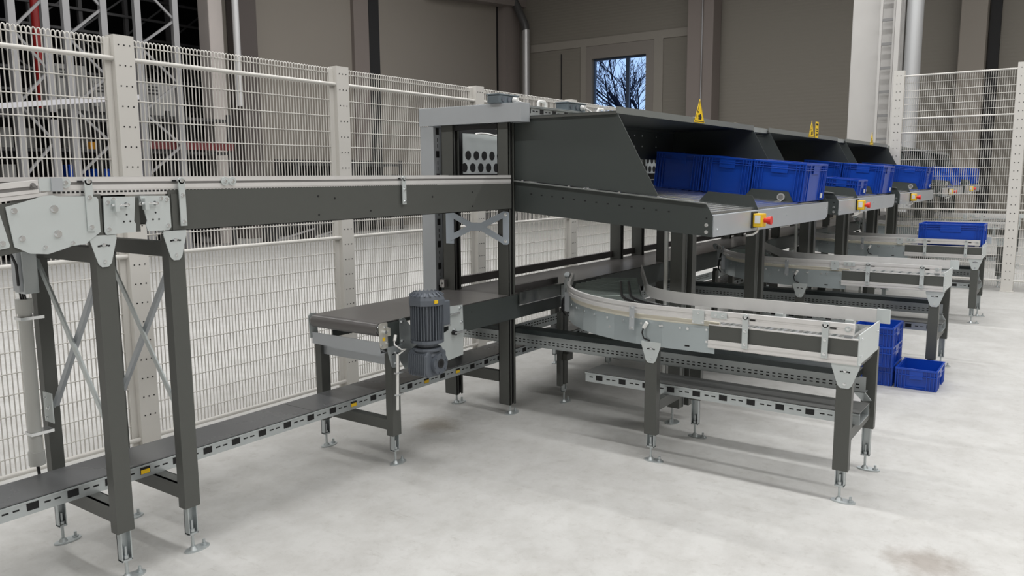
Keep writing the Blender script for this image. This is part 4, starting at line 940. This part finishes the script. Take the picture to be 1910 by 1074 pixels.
    mb.tube([(4.27, 2.60, .76), (4.25, 2.62, .72), (4.26, 2.63, .66), (4.29, 2.62, .62)], .006, 6); mb.tube([(4.32, 2.63, .79), (4.36, 2.66, .74), (4.33, 2.66, .68), (4.30, 2.64, .64)], .007, 6); mb.build('sensor_cable', CABLE, s_)
    return s_
sp1 = make_spur()
soffs = [2.70, 5.40, 8.5, 11.12]
sl = ['second curved roller conveyor from the front leaving the low belt', 'third curved roller conveyor, with a blue crate standing on it', 'curved roller conveyor just beyond the right fence', 'curved roller conveyor farthest beyond the right fence']
for off, lab in zip(soffs, sl): dup(sp1, (off, 0, 0), lab, SG)
def perf_channel():
    p = thing('perforated_cable_tray', (4.2, .8, .4), 'perforated cable tray with dark top edge under the nearest curved conveyor', 'cable tray', 'perforated cable trays under the spurs')
    mb = MB(); y0, y1 = .80, 3.42; x = 4.165
    mb.box(x, x+.003, y0, y1, .420, .500); mb.box(x, x+.06, y0, y1, .418, .421)
    y = y0+.03
    while y < y1-.02:
        for zz in (.456, .440): mb.box(x-.0012, x, y, y+.016, zz, zz+.006, 1)
        y += .032
    mb.build('tray', [GALV, BLACK], p)
    MB().box(4.14, 4.25, .83, 3.42, .500, .530).build('top_profile', mat('dark_top_profile', (.04, .05, .052), .3, .3), p)
    mb = MB(); mb.prism([(4.165, .80, .42), (4.165, .86, .42), (4.22, .82, .36), (4.22, .78, .37)], (0, 0, .004)); mb.build('end_tab', GALV, p)
    return p
pc1 = perf_channel()
for off, lab in zip(soffs[:2], ('second', 'third')): dup(pc1, (off, 0, 0), 'perforated cable tray under the %s curved conveyor' % lab, 'perforated cable trays under the spurs')
GD = 'slotted cable ducts low under the spurs'
sd1 = slotted_duct('spur_cable_duct', 'y', .765, 2.24, 3.89, 4.09, .334, .392, 'slotted cable duct low under the nearest curved conveyor', lidm=mat('duct_lid2', (.13, .132, .13), .35, .1)); sd1['group'] = GD
for off, lab in zip(soffs[:3], ('second', 'third', 'fourth')): dup(sd1, (off, 0, 0), 'slotted cable duct low under the %s curved conveyor' % lab, GD)
# perforated tray along the belt below it
pt = thing('perforated_cable_tray', (4.1, 3.0, .5), 'perforated cable tray running along under the low belt', 'cable tray')
mb = MB(); mb.box(4.1, 12.5, 2.93, 2.933, .475, .545)
x = 4.12
while x < 7.5:
    for zz in (.505, .522): mb.box(x, x+.018, 2.9288, 2.93, zz, zz+.007, 1)
    x += .034
mb.build('tray', [GALV, BLACK], pt)
# dark lower gusset and cable with floor box under the spur
gs = thing('support_bracket', (5.1, 2.6, 0), 'dark slanted sheet bracket under the nearest curved conveyor', 'bracket')
MB().prism([(4.75, 2.42, .35), (4.75, 2.66, .35), (4.95, 2.62, .60), (4.95, 2.48, .60)], (.004, 0, 0)).build('sheet', DARK, gs)
MB().box(4.60, 5.3, 2.40, 2.44, .30, .42).build('cross_bar', DARK, gs)
tag(MB().tube([(5.10, 2.45, .44), (5.2, 2.35, .425), (5.35, 2.25, .43), (5.45, 2.2, .45)], .012, 8).build('cable_loop', CABLEY), 'yellow green cable loop under the nearest curved conveyor', 'cable')

# ------------------------------------------------------------------ crates
def crate(name, L, W, H, label, group=None, loc=(0, 0, 0), rx=0, rz=0, sticker=True):
    """L along x, W along y, origin at the near bottom corner centre"""
    c = bpy.data.objects.new(name, None); COL.objects.link(c); ORG[c.name] = Vector((0, 0, 0)); c['label'] = label; c['category'] = 'crate'
    if group: c['group'] = group
    t = .004; tp = .012; mb = MB()
    def ring(i0, z0, i1, z1, th):
        o = [(-L/2+i0, -W/2+i0), (L/2-i0, -W/2+i0), (L/2-i0, W/2-i0), (-L/2+i0, W/2-i0)]; o2 = [(-L/2+i1, -W/2+i1), (L/2-i1, -W/2+i1), (L/2-i1, W/2-i1), (-L/2+i1, W/2-i1)]
        p = [(x, y, z0) for x, y in o]+[(x, y, z1) for x, y in o2]
        q = [(x-math.copysign(th, x), y-math.copysign(th, y), z0) for x, y in o]+[(x-math.copysign(th, x), y-math.copysign(th, y), z1) for x, y in o2]
        v = p+q; f = []
        for k in range(4):
            k2 = (k+1) % 4
            f += [(k, k2, 4+k2, 4+k), (8+k2, 8+k, 12+k, 12+k2), (4+k, 4+k2, 12+k2, 12+k), (k2, k, 8+k, 8+k2)]
        mb.add(v, f)
    ring(tp+.003, 0, .012, H-.05, t); ring(.012, H-.05, .010, H-.012, t)
    mb.box(-L/2+tp, L/2-tp, -W/2+tp+.003, W/2-tp-.003, 0, .006)
    body = mb.build('body', BLUE, c)
    mb = MB(); ring(0, H-.014, 0, H, .012); ring(.001, H-.052, .001, H-.046, .010)
    if H > .2: ring(.002, H-.036, .002, H-.031, .008)
    mb.build('rim', BLUE, c, bevel=.0018)
    mb = MB()
    def ribs(n_, side, ax_len, pos):
        for u in pos:
            for s in (-1, 1):
                for e in (-1, 1):
                    a = s*(ax_len/2-u)
                    if side == 'x': mb.box(e*(L/2-.001)-.010*(e > 0), e*(L/2-.001)+.010*(e < 0), a-.003, a+.003, .004, H-.014)
                    else: mb.box(a-.003, a+.003, e*(W/2-.001)-.010*(e > 0), e*(W/2-.001)+.010*(e < 0), .004, H-.014)
    ribs(0, 'x', W, (.006, .022, .045, .068)); ribs(0, 'y', L, (.006, .022, .045, .07, .12))
    for e in (-1, 1):
        x0 = e*(L/2-.003)
        mb.box(min(x0, x0-e*.005), max(x0, x0-e*.005), -W*.16, W*.16, H-.055-.25*min(H, .2)*.5, H-.014)   # grip panel
        mb.box(min(x0, x0-e*.004), max(x0, x0-e*.004), -W/2+.07, W/2-.07, .012, .018)
        y0 = e*(W/2-.003)
        mb.box(-L*.13, L*.13, min(y0, y0-e*.005), max(y0, y0-e*.005), H-.075, H-.014)
    mb.build('ribs', BLUE, c, bevel=.0012)
    if sticker: MB().box(L/2-.095, L/2-.06, -W/2-.0005, -W/2+.006, .02, .055).build('sticker', WHITE, c)
    c.location = loc; c.rotation_euler = (rx, 0, rz)
    return c
TA = math.atan(.098)
G1 = 'tall blue crates queued on the chutes'
def on_chute(off, xc, yc, L, W, H, label, nm='plastic_crate', g=G1):
    zb = tilt(yc)-.045+.0006
    return crate(nm, L, W, H, label, g, (xc+off, yc, zb), TA)
cr = on_chute(0, 6.10, 1.79, .585, .375, .272, 'blue crate at the front lip of the nearest chute')
def cdup(src, dx, dy, lab, z=None, g=G1):
    r = dup(src, (dx, dy, dy*.098), lab, g); return r
cdup(cr, 0, .385, 'middle blue crate in the row of three on the nearest chute')
cdup(cr, 0, .77, 'rear blue crate partly under the hood of the nearest chute')
cdup(cr, 2.68, 0, 'tall blue crate at the front lip of the second chute')
cdup(cr, 2.68, .385, 'second tall blue crate back on the second chute')
cdup(cr, 5.33, 0, 'tall blue crate at the front lip of the third chute')
cdup(cr, 5.33, .385, 'second tall blue crate back on the third chute')
cdup(cr, 8.5, 0, 'blue crate on the chute just beyond the right fence')
cdup(cr, 11.12, 0, 'blue crate on the farthest chute beyond the right fence')
on_chute(2.68, 5.16, 1.78, .38, .29, .14, 'low blue crate left of the tall one at the lip of the second chute', g=None)
lo = crate('plastic_crate', .37, .27, .148, 'single low blue crate standing on the floor right of the stack', None, (6.24, .842, 0), sticker=False)
st = ['bottom low blue crate of the floor stack', 'middle low blue crate of the floor stack', 'top low blue crate of the floor stack']
for k, lab in enumerate(st): r = dup(lo, (-.03 if k else 0, .285, k*.1395), lab, 'stack of low blue crates on the floor')
s3 = crate('plastic_crate', .38, .585, .225, 'long blue crate riding on the third curved conveyor', None, (9.34, 1.045, .7655)); 

# ceiling lamp bodies
for i, (lx, ly) in enumerate(LAMPS):
    o = MB().box(lx-.18, lx+.18, ly-3.55, ly+3.55, 8.84, 8.98).build('ceiling_lamp', mat('lamp_housing', (.7, .7, .7), .5) if i == 0 else bpy.data.materials['lamp_housing'])
    tag(o, 'long narrow white strip lamp hanging below the hall ceiling', 'lamp', 'hall ceiling lamps')
